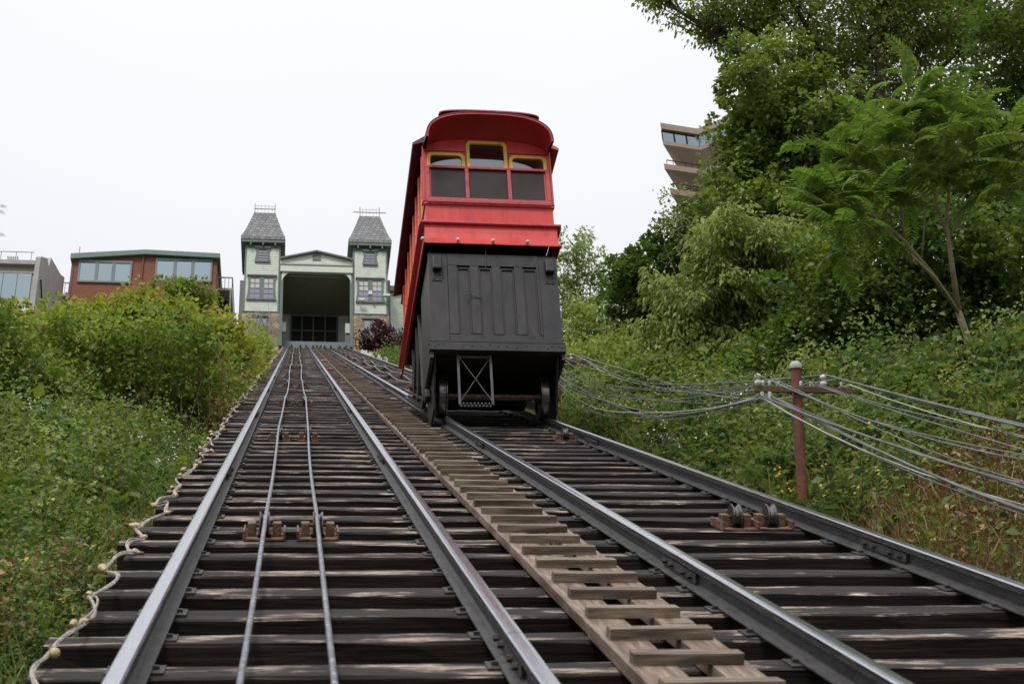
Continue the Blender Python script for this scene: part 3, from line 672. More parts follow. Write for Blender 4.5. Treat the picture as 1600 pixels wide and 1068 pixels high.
# ------------------------------------------------------------------ upper station
def siding(mb, a0, a1, z0, z1, plane, axis='y', h=.2, sgn=-1, lap=.025):
    """overlapping boards on a wall facing -Y (axis y) or +-X (axis x)"""
    z = z0
    while z < z1-.01:
        zt = min(z+h, z1)
        lo_, hi_ = plane+sgn*lap, plane+sgn*.004
        if axis == 'y': mb.add([(a0, lo_, z), (a1, lo_, z), (a1, hi_, zt), (a0, hi_, zt), (a0, plane, z), (a1, plane, z)], [(0, 1, 2, 3), (4, 5, 1, 0)])
        else: mb.add([(lo_, a0, z), (lo_, a1, z), (hi_, a1, zt), (hi_, a0, zt), (plane, a0, z), (plane, a1, z)], [(0, 1, 2, 3), (4, 5, 1, 0)])
        z = zt
st = empty('upper_station', (1.46, 100, 57.4), label='pale green twin-towered incline station with grey shingled roofs at the top of the tracks', cat='station')
def sp_(mb, name, m, parent=None, bevel=0):
    o_ = mb.obj(name, M[m], parent or st)
    if not parent or parent == st: o_.location = (-1.46, -100, -57.4)
    return o_
def window(x0, x1, z0, z1, y, cols, rows_, fw=.12, muntin=True, blind=False, hood=True, flare=0):
    f_ = MB()
    f_.box(x0-fw, x0, y-.10, y-.001, z0, z1).box(x1, x1+fw, y-.10, y-.001, z0, z1).box(x0-fw, x1+fw, y-.101, y-.001, z1, z1+fw)
    f_.box(x0-fw-.12, x1+fw+.12, y-.16, y-.001, z0-.16, z0-.001)
    if hood: f_.box(x0-fw-.12, x1+fw+.12, y-.18, y-.001, z1+fw+.001, z1+fw+.12)
    if flare:
        for sx, xe in ((-1, x0-fw), (1, x1+fw)):
            f_.prism([(xe, z0), (xe+sx*flare, z0), (xe+sx*flare*.35, z0+.5), (xe, z0+.9)], y-.09, y-.002, 'y')
            f_.prism([(xe, z1+fw), (xe+sx*flare, z1+fw), (xe+sx*flare*.5, z1-.1), (xe, z1-.3)], y-.09, y-.002, 'y')
    w = sp_(f_, 'window', 'gtrim')
    xm = (x0+x1)/2
    groups = [(x0, x1)] if cols < 3 else [(x0, xm-.17), (xm+.17, x1)]
    if cols >= 3: sp_(MB().box(xm-.17, xm+.17, y-.095, y-.001, z0, z1), 'mullion', 'gtrim', w)
    for a, b in groups:
        sp_(MB().box(a, b, y-.03, y-.012, z0, z1), 'pane', 'sglass', w)
        if blind: sp_(MB().box(a+.03, b-.03, y-.034, y-.0305, z0+(z1-z0)*.5, z1-.03), 'blind', 'blind', w)
        mm = MB(); zc = (z0+z1)/2
        mm.box(a, b, y-.065, y-.036, zc-.035, zc+.035)
        if muntin:
            mm.box((a+b)/2-.02, (a+b)/2+.02, y-.064, y-.036, z0, z1)
            for q in range(1, rows_):
                if abs(q-rows_/2) > .01: mm.box(a, b, y-.063, y-.036, z0+(z1-z0)*q/rows_-.018, z0+(z1-z0)*q/rows_+.018)
        sp_(mm, 'muntin', 'gtrim', w)
    return w
for k, (x0, x1) in enumerate(((-4.31, -1.46), (4.43, 7.26))):
    w = MB().box(x0+.03, x1-.03, 100, 104.2, 60.6, 66.95); sp_(w, 'tower_wall', 'siding')
    sd_ = MB(); siding(sd_, x0+.12, x1-.12, 60.62, 66.9, 100.0); siding(sd_, 100, 104.2, 60.62, 66.9, x0+.03, 'x', sgn=-1); siding(sd_, 100, 104.2, 60.62, 66.9, x1-.03, 'x', sgn=1)
    tag(sp_(sd_, 'tower_siding', 'siding'), kind='stuff')
    tr_ = MB().box(x0, x0+.13, 99.95, 100.2, 60.6, 66.9).box(x1-.13, x1, 99.95, 100.2, 60.6, 66.9).box(x0+.131, x1-.131, 99.94, 99.999, 66.62, 66.92).box(x0-.05, x1+.05, 99.93, 104.2, 60.50, 60.60)
    sp_(tr_, 'corner_trim', 'gtrim')
    sb_ = MB().box(x0-.06, x1+.06, 99.98, 104.2, 55.5, 60.499); sp_(sb_, 'stone_base', 'stone')
    rf_ = MB(); ex0, ex1, ey0, ey1 = x0-.38, x1+.36, 99.55, 104.7
    tx0, tx1 = x0+.58, x1-.52
    rws = []
    for t in (0, .12, .3, .6, 1):
        q = t**.85; rws.append((ex0+(tx0-ex0)*q, ex1+(tx1-ex1)*q, ey0+1.0*q, ey1-1.0*q, 67.50+(70.55-67.50)*t))
    o_ = len(rf_.v)
    for a, b, c, d_, z in rws: rf_.v += [(a, c, z), (b, c, z), (b, d_, z), (a, d_, z)]
    for i in range(len(rws)-1):
        for q in range(4): rf_.f.append((o_+i*4+q, o_+i*4+(q+1) % 4, o_+i*4+4+(q+1) % 4, o_+i*4+4+q))
    rf_.f.append(tuple(o_+len(rws)*4-4+q for q in range(4)))
    rr = sp_(rf_, 'tower_roof', 'shingle')
    sp_(MB().box(ex0, ex1, ey0, ey1, 67.22, 67.499), 'roof_fascia', 'shingle', rr)
    sp_(MB().box(ex0+.04, ex1-.04, ey0+.04, ey1-.04, 66.97, 67.215), 'eave_box', 'gtrim', rr)
    for q in (.15, .5, .85): 
        xx = x0+(x1-x0)*q
        sp_(MB().box(xx-.06, xx+.06, 99.62, 99.93, 66.72, 66.965), 'eave_bracket', 'gtrim', rr)
    rl = MB(); zr = 70.55; ya = ey0+1.05
    for xx in (tx0+.05, tx1-.05): rl.bar((xx, ya, zr), (xx, ya, zr+.95), .05)
    e2 = 0 if k == 0 else .5
    rl.bar((tx0-e2, ya, zr+.42), (tx1+e2, ya, zr+.42), .055)
    for q in range(1, 6): rl.bar((tx0+(tx1-tx0)*q/6, ya, zr), (tx0+(tx1-tx0)*q/6, ya, zr+.85), .018)
    rl.bar((tx0, ya, zr+.7), (tx1, ya, zr+.7), .018)
    sp_(rl, 'roof_cresting', 'gtrim', rr)
    c_ = (x0+x1)/2
    window(c_-.36, c_+.36, 65.38, 66.42, 100, 1, 4, .14, hood=True, flare=.14)
    window(c_-.92, c_+.92, 61.75, 63.72, 100, 4, 4, .15, blind=True, flare=.10)
    window(c_-.50, c_+.44, 58.2, 59.95, 99.98, 1, 2, .08, hood=True)
# gable and beam
gb = MB().prism([(-1.45, 65.0), (4.42, 65.0), (4.42, 65.5), (1.48, 66.22), (-1.45, 65.45)], 99.9, 100.3, 'y'); sp_(gb, 'gable', 'siding')
sdg = MB(); siding(sdg, -1.2, 4.2, 65.02, 65.4, 99.898); tag(sp_(sdg, 'gable_siding', 'siding'), kind='stuff')
sp_(MB().prism([(-1.45, 65.46), (1.48, 66.23), (4.42, 65.51), (4.42, 65.64), (1.48, 66.37), (-1.45, 65.59)], 99.6, 106, 'y'), 'gable_roof', 'gtrim')
sp_(MB().prism([(1.15, 65.5), (1.82, 65.5), (1.82, 66.0), (1.48, 66.15), (1.15, 66.0)], 99.84, 99.899, 'y'), 'gable_vent', 'gtrim')
sp_(MB().box(-1.44, 4.41, 99.75, 100.2, 64.30, 64.98), 'entrance_beam', 'siding')
sp_(MB().box(-1.44, 4.41, 99.7, 99.749, 64.22, 64.30).box(-1.44, 4.41, 99.7, 99.749, 64.92, 64.999), 'beam_trim', 'gtrim')
for sx, xe in ((1, -1.30), (-1, 4.30)):
    br = MB(); pr = []
    for q in range(9): t = math.pi/2*q/8; pr.append((xe+sx*(1.0-1.0*math.sin(t))*.9, 64.29-1.15*(1-math.cos(t))))
    br.prism([(xe, 64.295)]+pr, 99.8, 99.95, 'y'); sp_(br, 'corner_bracket', 'siding')
    sp_(MB().box(xe-.12, xe+.12, 99.85, 100.1, 57.4, 64.21), 'entrance_pilaster', 'gtrim')
    sp_(MB().box(min(xe, xe+sx*.45), max(xe, xe+sx*.45), 101.5, 102.0, 57.3, 60.4), 'side_booth', 'gtrim')
    sp_(MB().box(min(xe, xe+sx*.42), max(xe, xe+sx*.42), 101.4, 101.499, 59.6, 60.5), 'booth_sign_board', 'siding')
sp_(MB().box(-1.44, 4.41, 100.2, 106.2, 64.10, 64.22), 'ceiling', 'ceil')
sp_(MB().box(-1.5, 4.5, 106.2, 106.4, 57.0, 64.3), 'back_wall', 'siding')
sp_(MB().box(-1.44, -1.35, 100.2, 106.19, 57.3, 64.09).box(4.32, 4.41, 100.2, 106.19, 57.3, 64.09), 'side_wall', 'ceil')
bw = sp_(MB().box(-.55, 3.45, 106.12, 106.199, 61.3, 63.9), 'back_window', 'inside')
for xx in (-.55, .35, 1.3, 2.3, 3.3): sp_(MB().box(xx, xx+.12, 106.06, 106.119, 61.3, 63.9), 'window_bar', 'gtrim', bw)
for zz in (61.25, 62.4, 63.85): sp_(MB().box(-.55, 3.45, 106.0, 106.059, zz, zz+.10), 'window_bar', 'gtrim', bw)
sp_(MB().box(-.6, 3.5, 105.6, 106.0, 60.55, 60.75).box(-.6, 3.5, 105.7, 106.0, 59.9, 60.1), 'platform_rail', 'siding')
sp_(MB().box(-1.34, 4.31, 101.2, 106.1, 57.35, 58.6), 'platform', 'hframe')
for xx in (-.4, .3, .75, 1.3, 1.6, 1.9, 2.2, 2.7, 3.4, 3.9):
    sp_(MB().lathe([(-.08, .001), (-.08, .3), (.08, .3), (.08, .001)], (xx, 100.7, 57.65), 'x', 14), 'sheave', 'inside')
# wing on the right
sp_(MB().box(7.9, 13.5, 106, 112, 57.4, 66.4), 'side_wing', 'siding')
sw = MB(); siding(sw, 7.9, 13.5, 62.3, 66.3, 105.998); tag(sp_(sw, 'wing_siding', 'siding'), kind='stuff')
sp_(MB().box(7.7, 13.7, 105.6, 112.3, 66.41, 66.9), 'wing_roof', 'gtrim')
sp_(MB().box(7.85, 13.55, 105.8, 105.97, 61.5, 62.2), 'wing_band', 'gtrim')
sp_(MB().box(7.9, 13.5, 105.9, 105.995, 59.6, 61.45), 'wing_opening', 'inside')
sp_(MB().box(7.26, 7.6, 101.8, 104.2, 60.5, 65.0), 'rear_bay', 'gtrim')
sp_(MB().box(-4.7, -4.31, 101.8, 104.2, 60.5, 64.6), 'rear_bay', 'gtrim')
# cameras and lamps on the right tower
sp_(MB().tube([(5.0, 99.9, 61.35), (5.0, 99.55, 61.55), (5.25, 99.5, 61.6)], [.03, .06, .11], 8).box(4.85, 5.35, 99.35, 99.6, 61.5, 61.68), 'security_camera', 'white')
sp_(MB().tube([(7.2, 99.9, 61.9), (7.0, 99.55, 62.1)], .05, 6).box(6.85, 7.4, 99.4, 99.65, 62.0, 62.2), 'security_camera', 'white')
sp_(MB().lathe([(0, .02), (.18, .13), (.22, .001)], (6.05, 99.75, 61.45), 'z', 10), 'wall_lamp', 'yellow')
sp_(MB().box(5.68, 5.98, 99.82, 99.90, 62.35, 62.7), 'notice_board', 'white')
# fence of pale pickets beside the maroon shrub
fc = empty('picket_fence', (4.6, 96, 55), label='row of short pale leaning pickets between the upper right rail and the maroon shrub', cat='fence')
pk = MB().box(-.035, .035, -.02, .02, 0, .75).mesh('picket', M['deckwood'])
for q in range(26):
    s_ = 78+q*1.25; X, Y, Z = TW(4.75, s_, -1.75)
    inst('picket', pk, fc, (X-4.6, Y-96, Z-55), (-.5+random.uniform(-.15, .15), .25, 0))
# orange rags
for q, (u_, s_) in enumerate(((1.25, 66), (1.15, 52), (1.98, 60), (1.9, 78), (1.1, 82))):
    mb = MB().box(-.14, .14, -.32, .32, 0, .03, .015); X, Y, Z = TW(u_, s_, -1.34); o_ = mb.obj('orange_rag', M['orange'], loc=(X, Y, Z)); o_.rotation_euler = (PHI, 0, random.uniform(-.4, .4))
    tag(o_, ['orange-red rag left of the walkway, in the middle of the row', 'orange-red rag left of the walkway, the lowest one', 'orange-red rag right of the walkway, the lower of two', 'orange-red rag right of the walkway, the upper of two', 'orange-red rag left of the walkway, the highest one'][q], 'rag', 'orange rags by the walkway')

# ------------------------------------------------------------------ houses on the left
h = empty('brick_house', (-12.8, 105, 57.4), label='red brick house with green eaves and two wide triple windows behind the left bushes', cat='house')
def hp_(mb, name, m, parent=None, base=h):
    o_ = mb.obj(name, M[m], parent or base)
    if not parent: o_.location = tuple(-v for v in base.location)
    return o_
hp_(MB().prism([(-18.6, 57), (-6.85, 57), (-6.85, 68.55), (-12.8, 68.75), (-18.6, 68.25)], 105, 117, 'y'), 'brick_wall', 'brick')
rfh = hp_(MB().prism([(-18.85, 68.12), (-12.8, 68.78), (-6.6, 68.60), (-6.6, 69.05), (-12.8, 69.22), (-18.85, 68.62)], 104.6, 117.4, 'y'), 'roof', 'hgreen')
hp_(MB().box(-18.75, -18.55, 104.95, 105.3, 57, 68.1), 'corner_board', 'purple')
hp_(MB().tube([(-12.95, 104.9, 68.7), (-12.95, 104.9, 58)], .07, 8), 'downpipe', 'rust')
hp_(MB().tube([(-18.4, 106, 68.6), (-18.4, 106, 70.2)], .03, 6), 'roof_aerial', 'iron')
for x0, x1, z0, z1 in ((-18.0, -13.95, 66.15, 67.95), (-11.75, -7.35, 66.45, 68.35)):
    f_ = MB().box(x0-.15, x1+.15, 104.85, 104.99, z1, z1+.22).box(x0-.15, x1+.15, 104.85, 104.99, z0-.16, z0).box(x0-.15, x0, 104.86, 104.99, z0, z1).box(x1, x1+.15, 104.86, 104.99, z0, z1)
    w3 = (x1-x0)/3
    for q in (1, 2): f_.box(x0+w3*q-.14, x0+w3*q+.14, 104.87, 104.99, z0, z1)
    wn = hp_(f_, 'window', 'hframe')
    for q in range(3): hp_(MB().box(x0+w3*q+(.141 if q else .001), x0+w3*(q+1)-(.141 if q < 2 else .001), 104.93, 104.96, z0+.001, z1-.001), 'pane', 'hglass', wn)
def balcony(x0, x1, y0, y1, z, name='balcony'):
    b_ = hp_(MB().box(x0, x1, y0, y1, z-.25, z), name, 'deckwood')
    r_ = MB().bar((x0, y0, z+1.05), (x1, y0, z+1.05), .09).bar((x1, y0, z+1.05), (x1, y1, z+1.05), .09)
    n = int((x1-x0)/.3)
    for q in range(n+1): r_.bar((x0+(x1-x0)*q/n, y0, z), (x0+(x1-x0)*q/n, y0, z+1.0), .05)
    n = int((y1-y0)/.4)
    for q in range(n+1): r_.bar((x1, y0+(y1-y0)*q/n, z), (x1, y0+(y1-y0)*q/n, z+1.0), .05)
    tag(hp_(r_, 'balustrade', 'deckwood', b_), kind='stuff')
    hp_(MB().bar((x1-.1, y0+.1, z-.25), (x1-.1, y0+.1, 57), .15), 'balcony_post', 'deckwood', b_)
balcony(-6.84, -5.6, 107, 113, 67.1)
hp_(MB().box(-6.84, -6.0, 108.5, 112.5, 57, 66.7), 'porch', 'inside')
balcony(-21.0, -18.9, 109, 112, 67.4)
h2 = empty('grey_house', (-22, 95, 55), label='grey rendered modern house with tall glazing and a roof terrace at the far left', cat='house')
def g_(mb, name, m, parent=None): return hp_(mb, name, m, parent, h2) if parent is None else hp_(mb, name, m, parent, h2)
g_(MB().prism([(94.6, 50), (105, 50), (105, 66.45), (103.2, 65.6), (98.6, 64.2), (98.0, 63.0), (97.2, 63.2), (95.0, 61.95), (94.6, 61.6)], -19.55, -19.2, 'x'), 'side_wall', 'conc')
g_(MB().box(-27, -19.551, 95, 104.9, 50, 60.95), 'house_body', 'conc')
g_(MB().box(-27, -19.551, 94.55, 97, 60.951, 61.3), 'roof_slab', 'conc')
wn = g_(MB().box(-27, -19.6, 94.88, 94.99, 60.35, 60.5).box(-27, -19.6, 94.88, 94.99, 57.75, 57.9), 'window_frame', 'deckwood')
for q in range(5):
    x1 = -19.75-q*1.02; g_(MB().box(x1-.98, x1, 94.92, 94.95, 57.91, 60.34), 'pane', 'hglass', wn)
g_(MB().box(-27, -19.6, 94.9, 94.99, 54, 57.7), 'spandrel_panel', 'siding')
gl = g_(MB().bar((-27, 94.7, 62.1), (-19.7, 94.7, 62.1), .04), 'terrace_railing', 'iron')
for q in range(7): g_(MB().bar((-26.5+q*1.1, 94.7, 61.3), (-26.5+q*1.1, 94.7, 62.1), .04), 'rail_post', 'iron', gl)
tch = MB()
for q in range(6): tch.bar((-21.6+q*.14, 95.1, 61.35), (-21.7+q*.14, 95.2, 62.0), .07, .03)
tch.box(-21.7, -20.7, 95.0, 95.4, 61.32, 61.4)
X_ = tch.obj('terrace_chair', M['inside']); tag(X_, 'dark slatted chair on the roof terrace of the grey house', 'chair')
g_(MB().bar((-19.1, 95.2, 60), (-19.1, 99, 56.8), .1).bar((-19.1, 95.2, 57), (-19.1, 99, 53.8), .08), 'outside_stair_rail', 'inside')

# ------------------------------------------------------------------ tower block behind the trees on the right
tb = empty('tower_block', (41, 130, 57), label='brown concrete apartment block with stepped balconies rising behind the right trees', cat='building')
def t_(mb, name, m, parent=None): return hp_(mb, name, m, parent, tb)
k = 130/93.0
A, B, C_ = (29.9*k, 93.0*k), (33.25*k, 93.55*k), (38.5*k, 89.5*k)
def band(off, z0, z1, shrink=0.0, extra=0.0):
    a = (A[0]+shrink*2.2, A[1]+off); b = (B[0], B[1]+off); c = (C_[0], C_[1]+off)
    return MB().prism([a, b, c, (c[0]+6, c[1]+12), (a[0]+9, a[1]+14)], z0, z1, 'z')
ztop = 75.85*k
t_(band(0, ztop-.85, ztop), 'parapet', 'bconc')
t_(band(.35, ztop-2.65, ztop-.851, .06), 'window_band', 'bglass')
for (p, q) in ((A, B), (B, C_)):
    for t in np.linspace(0, 1, 4 if p is A else 6):
        x, y = p[0]+(q[0]-p[0])*t, p[1]+(q[1]-p[1])*t
        t_(MB().box(x+.08, x+.2, y+.24, y+.33, ztop-2.65, ztop-.86), 'window_mullion', 'inside')
t_(band(0, ztop-3.2, ztop-2.651), 'floor_slab', 'bconc')
def taper(z1, z0, o1, o0, s1, s0):
    P = lambda off, sh, z: [(A[0]+sh*2.2, A[1]+off, z), (B[0], B[1]+off, z), (C_[0], C_[1]+off, z), (C_[0]+6, C_[1]+off+12, z), (A[0]+sh*2.2+9, A[1]+off+14, z)]
    v = P(o1, s1, z1)+P(o0, s0, z0)
    return MB().add(v, [(0, 1, 2, 3, 4), (9, 8, 7, 6, 5)]+[(i, (i+1) % 5, 5+(i+1) % 5, 5+i) for i in range(5)])
t_(taper(ztop-3.201, ztop-5.6, .02, 2.2, .03, 1.3), 'tapered_soffit', 'bconc')
for q in range(6):
    z = ztop-6.0-q*3.3
    b_ = t_(band(.0+.25*q, z-.75, z, -.1+.18*q), 'balcony_slab', 'bconc')
    t_(taper(z-.751, z-1.9, .02+.25*q, 1.6+.25*q, -.08+.18*q, .9+.18*q), 'tapered_soffit', 'bconc', None)
    t_(band(2.0+.25*q, z-2.9, z-.751, 1.3+.15*q), 'storey_glass', 'bglass', None)
    r_ = MB()
    r_.bar((A[0]+.2+.35*q, A[1]+.1, z+.6), (B[0], B[1]+.1, z+.6), .09)
    for t in np.linspace(0, 1, 7): r_.bar((A[0]+.2+.35*q+(B[0]-A[0]-.3*q)*t, A[1]+.1+.6*t, z), (A[0]+.2+.35*q+(B[0]-A[0]-.3*q)*t, A[1]+.1+.6*t, z+.6), .06)
    t_(r_, 'balcony_railing', 'inside', b_)
t_(MB().box(A[0]+3, C_[0]+4, A[1]+5, A[1]+16, 56, ztop-18), 'lower_storeys', 'bconc')

# ------------------------------------------------------------------ vegetation
def np_mesh(name, verts, quads_or_tris, mat_, width):
    me = bpy.data.meshes.new(name); nv, nf = len(verts), len(quads_or_tris)
    me.vertices.add(nv); me.vertices.foreach_set('co', np.ascontiguousarray(verts, dtype=np.float32).ravel())
    me.loops.add(nf*width); me.loops.foreach_set('vertex_index', np.ascontiguousarray(quads_or_tris, dtype=np.int32).ravel())
    me.polygons.add(nf); me.polygons.foreach_set('loop_start', np.arange(0, nf*width, width, dtype=np.int32))
    me.update(calc_edges=True); me.materials.append(mat_); return me
def unit(v): return v/np.maximum(np.linalg.norm(v, axis=-1, keepdims=True), 1e-9)
def leaves(P, D, Lg, Wd, fold=.25, nrm=None):
    """one folded diamond leaf (two triangles) per point: P base, D pointing direction, Lg length, Wd half-width ratio"""
    n = len(P); D = unit(D)
    if nrm is None: nrm = rng.normal(size=(n, 3))*.55+np.array([0, -.25, .9])
    side = unit(np.cross(D, nrm)); up = np.cross(side, D)
    Lg = np.asarray(Lg).reshape(-1, 1)*np.ones((n, 1)); W_ = Lg*Wd
    a = P; b = P+D*Lg*.42+side*W_+up*W_*fold; c = P+D*Lg-up*Lg*.12; d = P+D*Lg*.42-side*W_+up*W_*fold
    V = np.stack([a, b, c, d], 1).reshape(-1, 3); base = np.arange(n)[:, None]*4
    F = np.concatenate([base+np.array([[0, 2, 1]]), base+np.array([[0, 3, 2]])], 1).reshape(-1, 3)
    return V, F
def clump_points(lobes, per_area, sub_r=.34, spread=.9, squash=1.0, shell=.72):
    """clumps scattered on and in a set of ellipsoid lobes; returns leaf bases, outward dirs, clump centres"""
    P, O, K = [], [], []
    for (x, y, z, a, b) in lobes:
        c = np.array([x, y, z]); rad = np.array([a, (a+b)/2, b]); nc = max(10, int(14*(a*b+a*a)/sub_r/sub_r/3.2))
        d = unit(rng.normal(size=(nc, 3))); rr = shell+(1.08-shell)*rng.random((nc, 1))**.8
        inner = rng.random((nc, 1)) < .22; rr = np.where(inner, .25+.45*rng.random((nc, 1)), rr)
        outl = rng.random((nc, 1)) < .16; rr = np.where(outl, 1.08+.30*rng.random((nc, 1)), rr)
        cc = c+d*rad*rr*(1+.12*rng.normal(size=(nc, 1)))+np.where(outl, 1, 0)*np.array([0, 0, .10]); K.append(cc)
        m = max(12, int(per_area*sub_r**2)); q = unit(rng.normal(size=(nc, m, 3)))*(rng.random((nc, m, 1))**.45)*sub_r*(.55+.85*rng.random((nc, 1, 1)))*np.where(outl, .7, 1)[:, None]
        q[..., 2] *= .7*squash
        kp = (rng.random((nc, m)) < np.where(outl, .45, .55+.45*rng.random((nc, 1)))).ravel()
        P.append((cc[:, None]+q).reshape(-1, 3)[kp]); O.append((unit(q)+.6*d[:, None]).reshape(-1, 3)[kp])
    return np.concatenate(P), unit(np.concatenate(O)), K
def branches(base, lobes, K, r0, mt, parent, twigs=5, loc=(0, 0, 0), name='trunk', thin=1.0):
    mb = MB(); base = Vector(base); zc = min(l[2]-l[4] for l in lobes)
    cx = sum(l[0] for l in lobes)/len(lobes); cy = sum(l[1] for l in lobes)/len(lobes); cz = sum(l[2] for l in lobes)/len(lobes)
    fork = Vector((base.x*.45+cx*.55, base.y*.45+cy*.55, max(base.z+.3, base.z*.45+cz*.55)))
    m1 = base.lerp(fork, .5)+Vector((random.uniform(-.1, .1), random.uniform(-.1, .1), 0))
    mb.tube([base-Vector((0, 0, .4)), m1, fork], [r0*1.1, r0*.85, r0*.62], 8)
    for l, kk in zip(lobes, K):
        c = Vector(l[:3]); mid = fork.lerp(c, .5)+Vector((random.uniform(-.15, .15), random.uniform(-.15, .15), .12*(c-fork).length))
        mb.tube([fork, mid, c], [r0*.5, r0*.3, r0*.16], 6)
        for t in kk[rng.permutation(len(kk))[:twigs]]:
            t = Vector(t); s_ = mid.lerp(c, random.uniform(.3, 1)); md = s_.lerp(t, .5)+Vector((0, 0, .06))
            mb.tube([s_, md, t], [r0*.14*thin, r0*.09*thin, r0*.03*thin], 4, caps=False)
    return mb.obj(name, mt, parent, loc=loc)
def tree(name, label, cat, lobes, leafm, size, ratio, density, base=None, r0=.12, bark='bark', droop=0, sub_r=.34, twigs=6, group=None, shell=.72, thin=1.0):
    L0 = lobes[0]
    if base is None:
        cx = np.mean([l[0] for l in lobes]); cy = np.mean([l[1] for l in lobes]); cz = np.mean([l[2] for l in lobes])
        u_, s_, n_ = TI(cx, cy, cz); gx, gy, gz = ground_pt(np.array(u_), np.array(s_)); 
        # drop straight down to the slope
        yy = cy; n0 = -2.0
        for _ in range(30):
            n0 = float(ground_n(cx, (yy+n0*SP)/CP)); 
        gz = yy*SP/CP+n0/CP; base = (cx, cy, gz)
    e = empty(name, base, label=label, cat=cat, group=group)
    P, O, K = clump_points(lobes, density, sub_r, shell=shell)
    D = O+rng.normal(size=P.shape)*.45+np.array([0, 0, -droop])
    Lg = size*(.65+.7*rng.random(len(P)))
    V, F = leaves(P, D, Lg, ratio)
    me = np_mesh('crown', V-np.array(base), F, leafm, 3); c = bpy.data.objects.new('crown', me); COL.objects.link(c); c.parent = e
    branches(base, lobes, K, r0, M[bark], e, twigs, loc=tuple(-v for v in base), thin=thin)
    return e
LM = dict(
 dark=leaf_mat('dark_green_leaves', [(0.049, 0.080, 0.025), (0.084, 0.137, 0.034), (0.139, 0.205, 0.044), (0.223, 0.297, 0.062)]),
 mid=leaf_mat('mid_green_leaves', [(0.087, 0.127, 0.034), (0.148, 0.211, 0.048), (0.222, 0.296, 0.068), (0.345, 0.403, 0.099)]),
 olive=leaf_mat('olive_leaves', [(0.141, 0.176, 0.051), (0.237, 0.287, 0.077), (0.343, 0.395, 0.112), (0.475, 0.550, 0.205)]),
 pale=leaf_mat('pale_green_leaves', [(0.141, 0.195, 0.056), (0.220, 0.283, 0.084), (0.319, 0.371, 0.131), (0.433, 0.476, 0.186)]),
 yel=leaf_mat('yellow_green_leaves', [(0.149, 0.178, 0.044), (0.257, 0.284, 0.062), (0.378, 0.383, 0.075), (0.513, 0.449, 0.125)]),
 sumac=leaf_mat('bush_leaves', [(0.107, 0.177, 0.040), (0.193, 0.273, 0.061), (0.317, 0.386, 0.085), (0.433, 0.448, 0.151)]),
 dry=leaf_mat('dry_brown_leaves', [(0.105, 0.050, 0.024), (0.228, 0.135, 0.062), (0.385, 0.254, 0.125), (0.578, 0.421, 0.219)], trans=.2),
 weed=leaf_mat('weed_leaves', [(0.016, 0.030, 0.010), (0.058, 0.102, 0.033), (0.136, 0.209, 0.057), (0.204, 0.230, 0.057), (0.240, 0.298, 0.085)], scale=.9, spread=.55),
 lime=leaf_mat('bright_weed_leaves', [(0.100, 0.152, 0.031), (0.156, 0.221, 0.047), (0.242, 0.303, 0.062)], scale=.6),
 ail=leaf_mat('ailanthus_leaflets', [(.085, .145, .035), (.13, .205, .045), (.19, .275, .06), (.27, .35, .11)], scale=1.3, spread=.5, rough=.36, spec=.55),
 maroon=leaf_mat('maroon_leaves', [(0.039, 0.013, 0.018), (0.072, 0.026, 0.034), (0.117, 0.046, 0.052)]),
 purple=leaf_mat('purple_leaves', [(0.030, 0.020, 0.050), (0.060, 0.045, 0.100)]),
 yflower=mat('goldenrod_flowers', (.55, .36, .03), .7, var=[(.68, .48, .05)], scale=20),
 wflower=mat('white_flowers', (.62, .64, .55), .7, var=[(.72, .72, .66)], scale=20),
)
# right-hand side
tree('drooping_tree', 'olive tree with narrow drooping leaves in the middle of the right bank', 'tree',
     [(9.15, 24.75, 16.8, .8, .75), (9.74, 25.07, 16.55, 1.24, 1.1), (8.62, 25.5, 15.81, 1.1, .96), (10.06, 25.76, 15.37, 1.24, .97), (8.07, 25.96, 15.04, .82, .62), (11.05, 25.4, 15.99, .83, 1.11), (9.07, 26.06, 14.88, 1.1, .55), (7.7, 25.9, 14.6, .7, .5), (10.4, 25.6, 14.4, .9, .6), (11.6, 25.2, 17.3, .8, .7)],
     LM['olive'], .155, .20, 900, r0=.10, droop=1.3, sub_r=.36)
tree('maple_tree', 'dense dark green maple rising in front of the apartment block', 'tree',
     [(11.1, 26.11, 22.66, 1.05, 1.0), (11.93, 26.65, 21.75, 1.41, 1.25), (10.75, 26.88, 21.3, .62, .8), (11.31, 27.37, 20.52, 1.25, .94), (13.1, 27.1, 20.98, 1.26, 1.26), (10.6, 27.0, 19.3, 1.1, .8), (12.5, 27.3, 19.2, 1.2, .9)],
     LM['mid'], .13, .42, 620, r0=.16, droop=.3, sub_r=.36)
tree('tall_tree', 'tall tree with light small leaves and dark forked limbs filling the top right', 'tree',
     [(12.24, 29.67, 28.45, 1.47, .82), (14.17, 30.04, 27.82, 1.66, 1.29), (16.1, 29.89, 28.07, 1.86, 1.49), (18.05, 29.74, 28.32, 1.87, 1.5), (20.03, 29.6, 28.57, 1.7, 1.32), (15.76, 30.94, 26.29, 1.48, 1.11), (18.2, 30.9, 26.2, 1.6, 1.1), (13.6, 31.2, 25.6, 1.2, .9), (16.6, 31.4, 24.4, 1.5, 1.0), (19.5, 31.0, 24.2, 1.4, 1.2), (14.6, 31.4, 23.4, 1.2, 1.0), (10.83, 29.77, 28.27, .6, .2), (11.69, 30.01, 27.87, .5, .4), (13.15, 28.85, 29.83, 2.21, 1.1), (17.01, 28.64, 30.19, 2.61, 1.3), (9.9, 29.6, 28.75, .45, .15)],
     LM['olive'], .14, .28, 330, r0=.26, droop=.7, sub_r=.46, twigs=12, base=(16.2, 31.0, 17.0), thin=1.3)
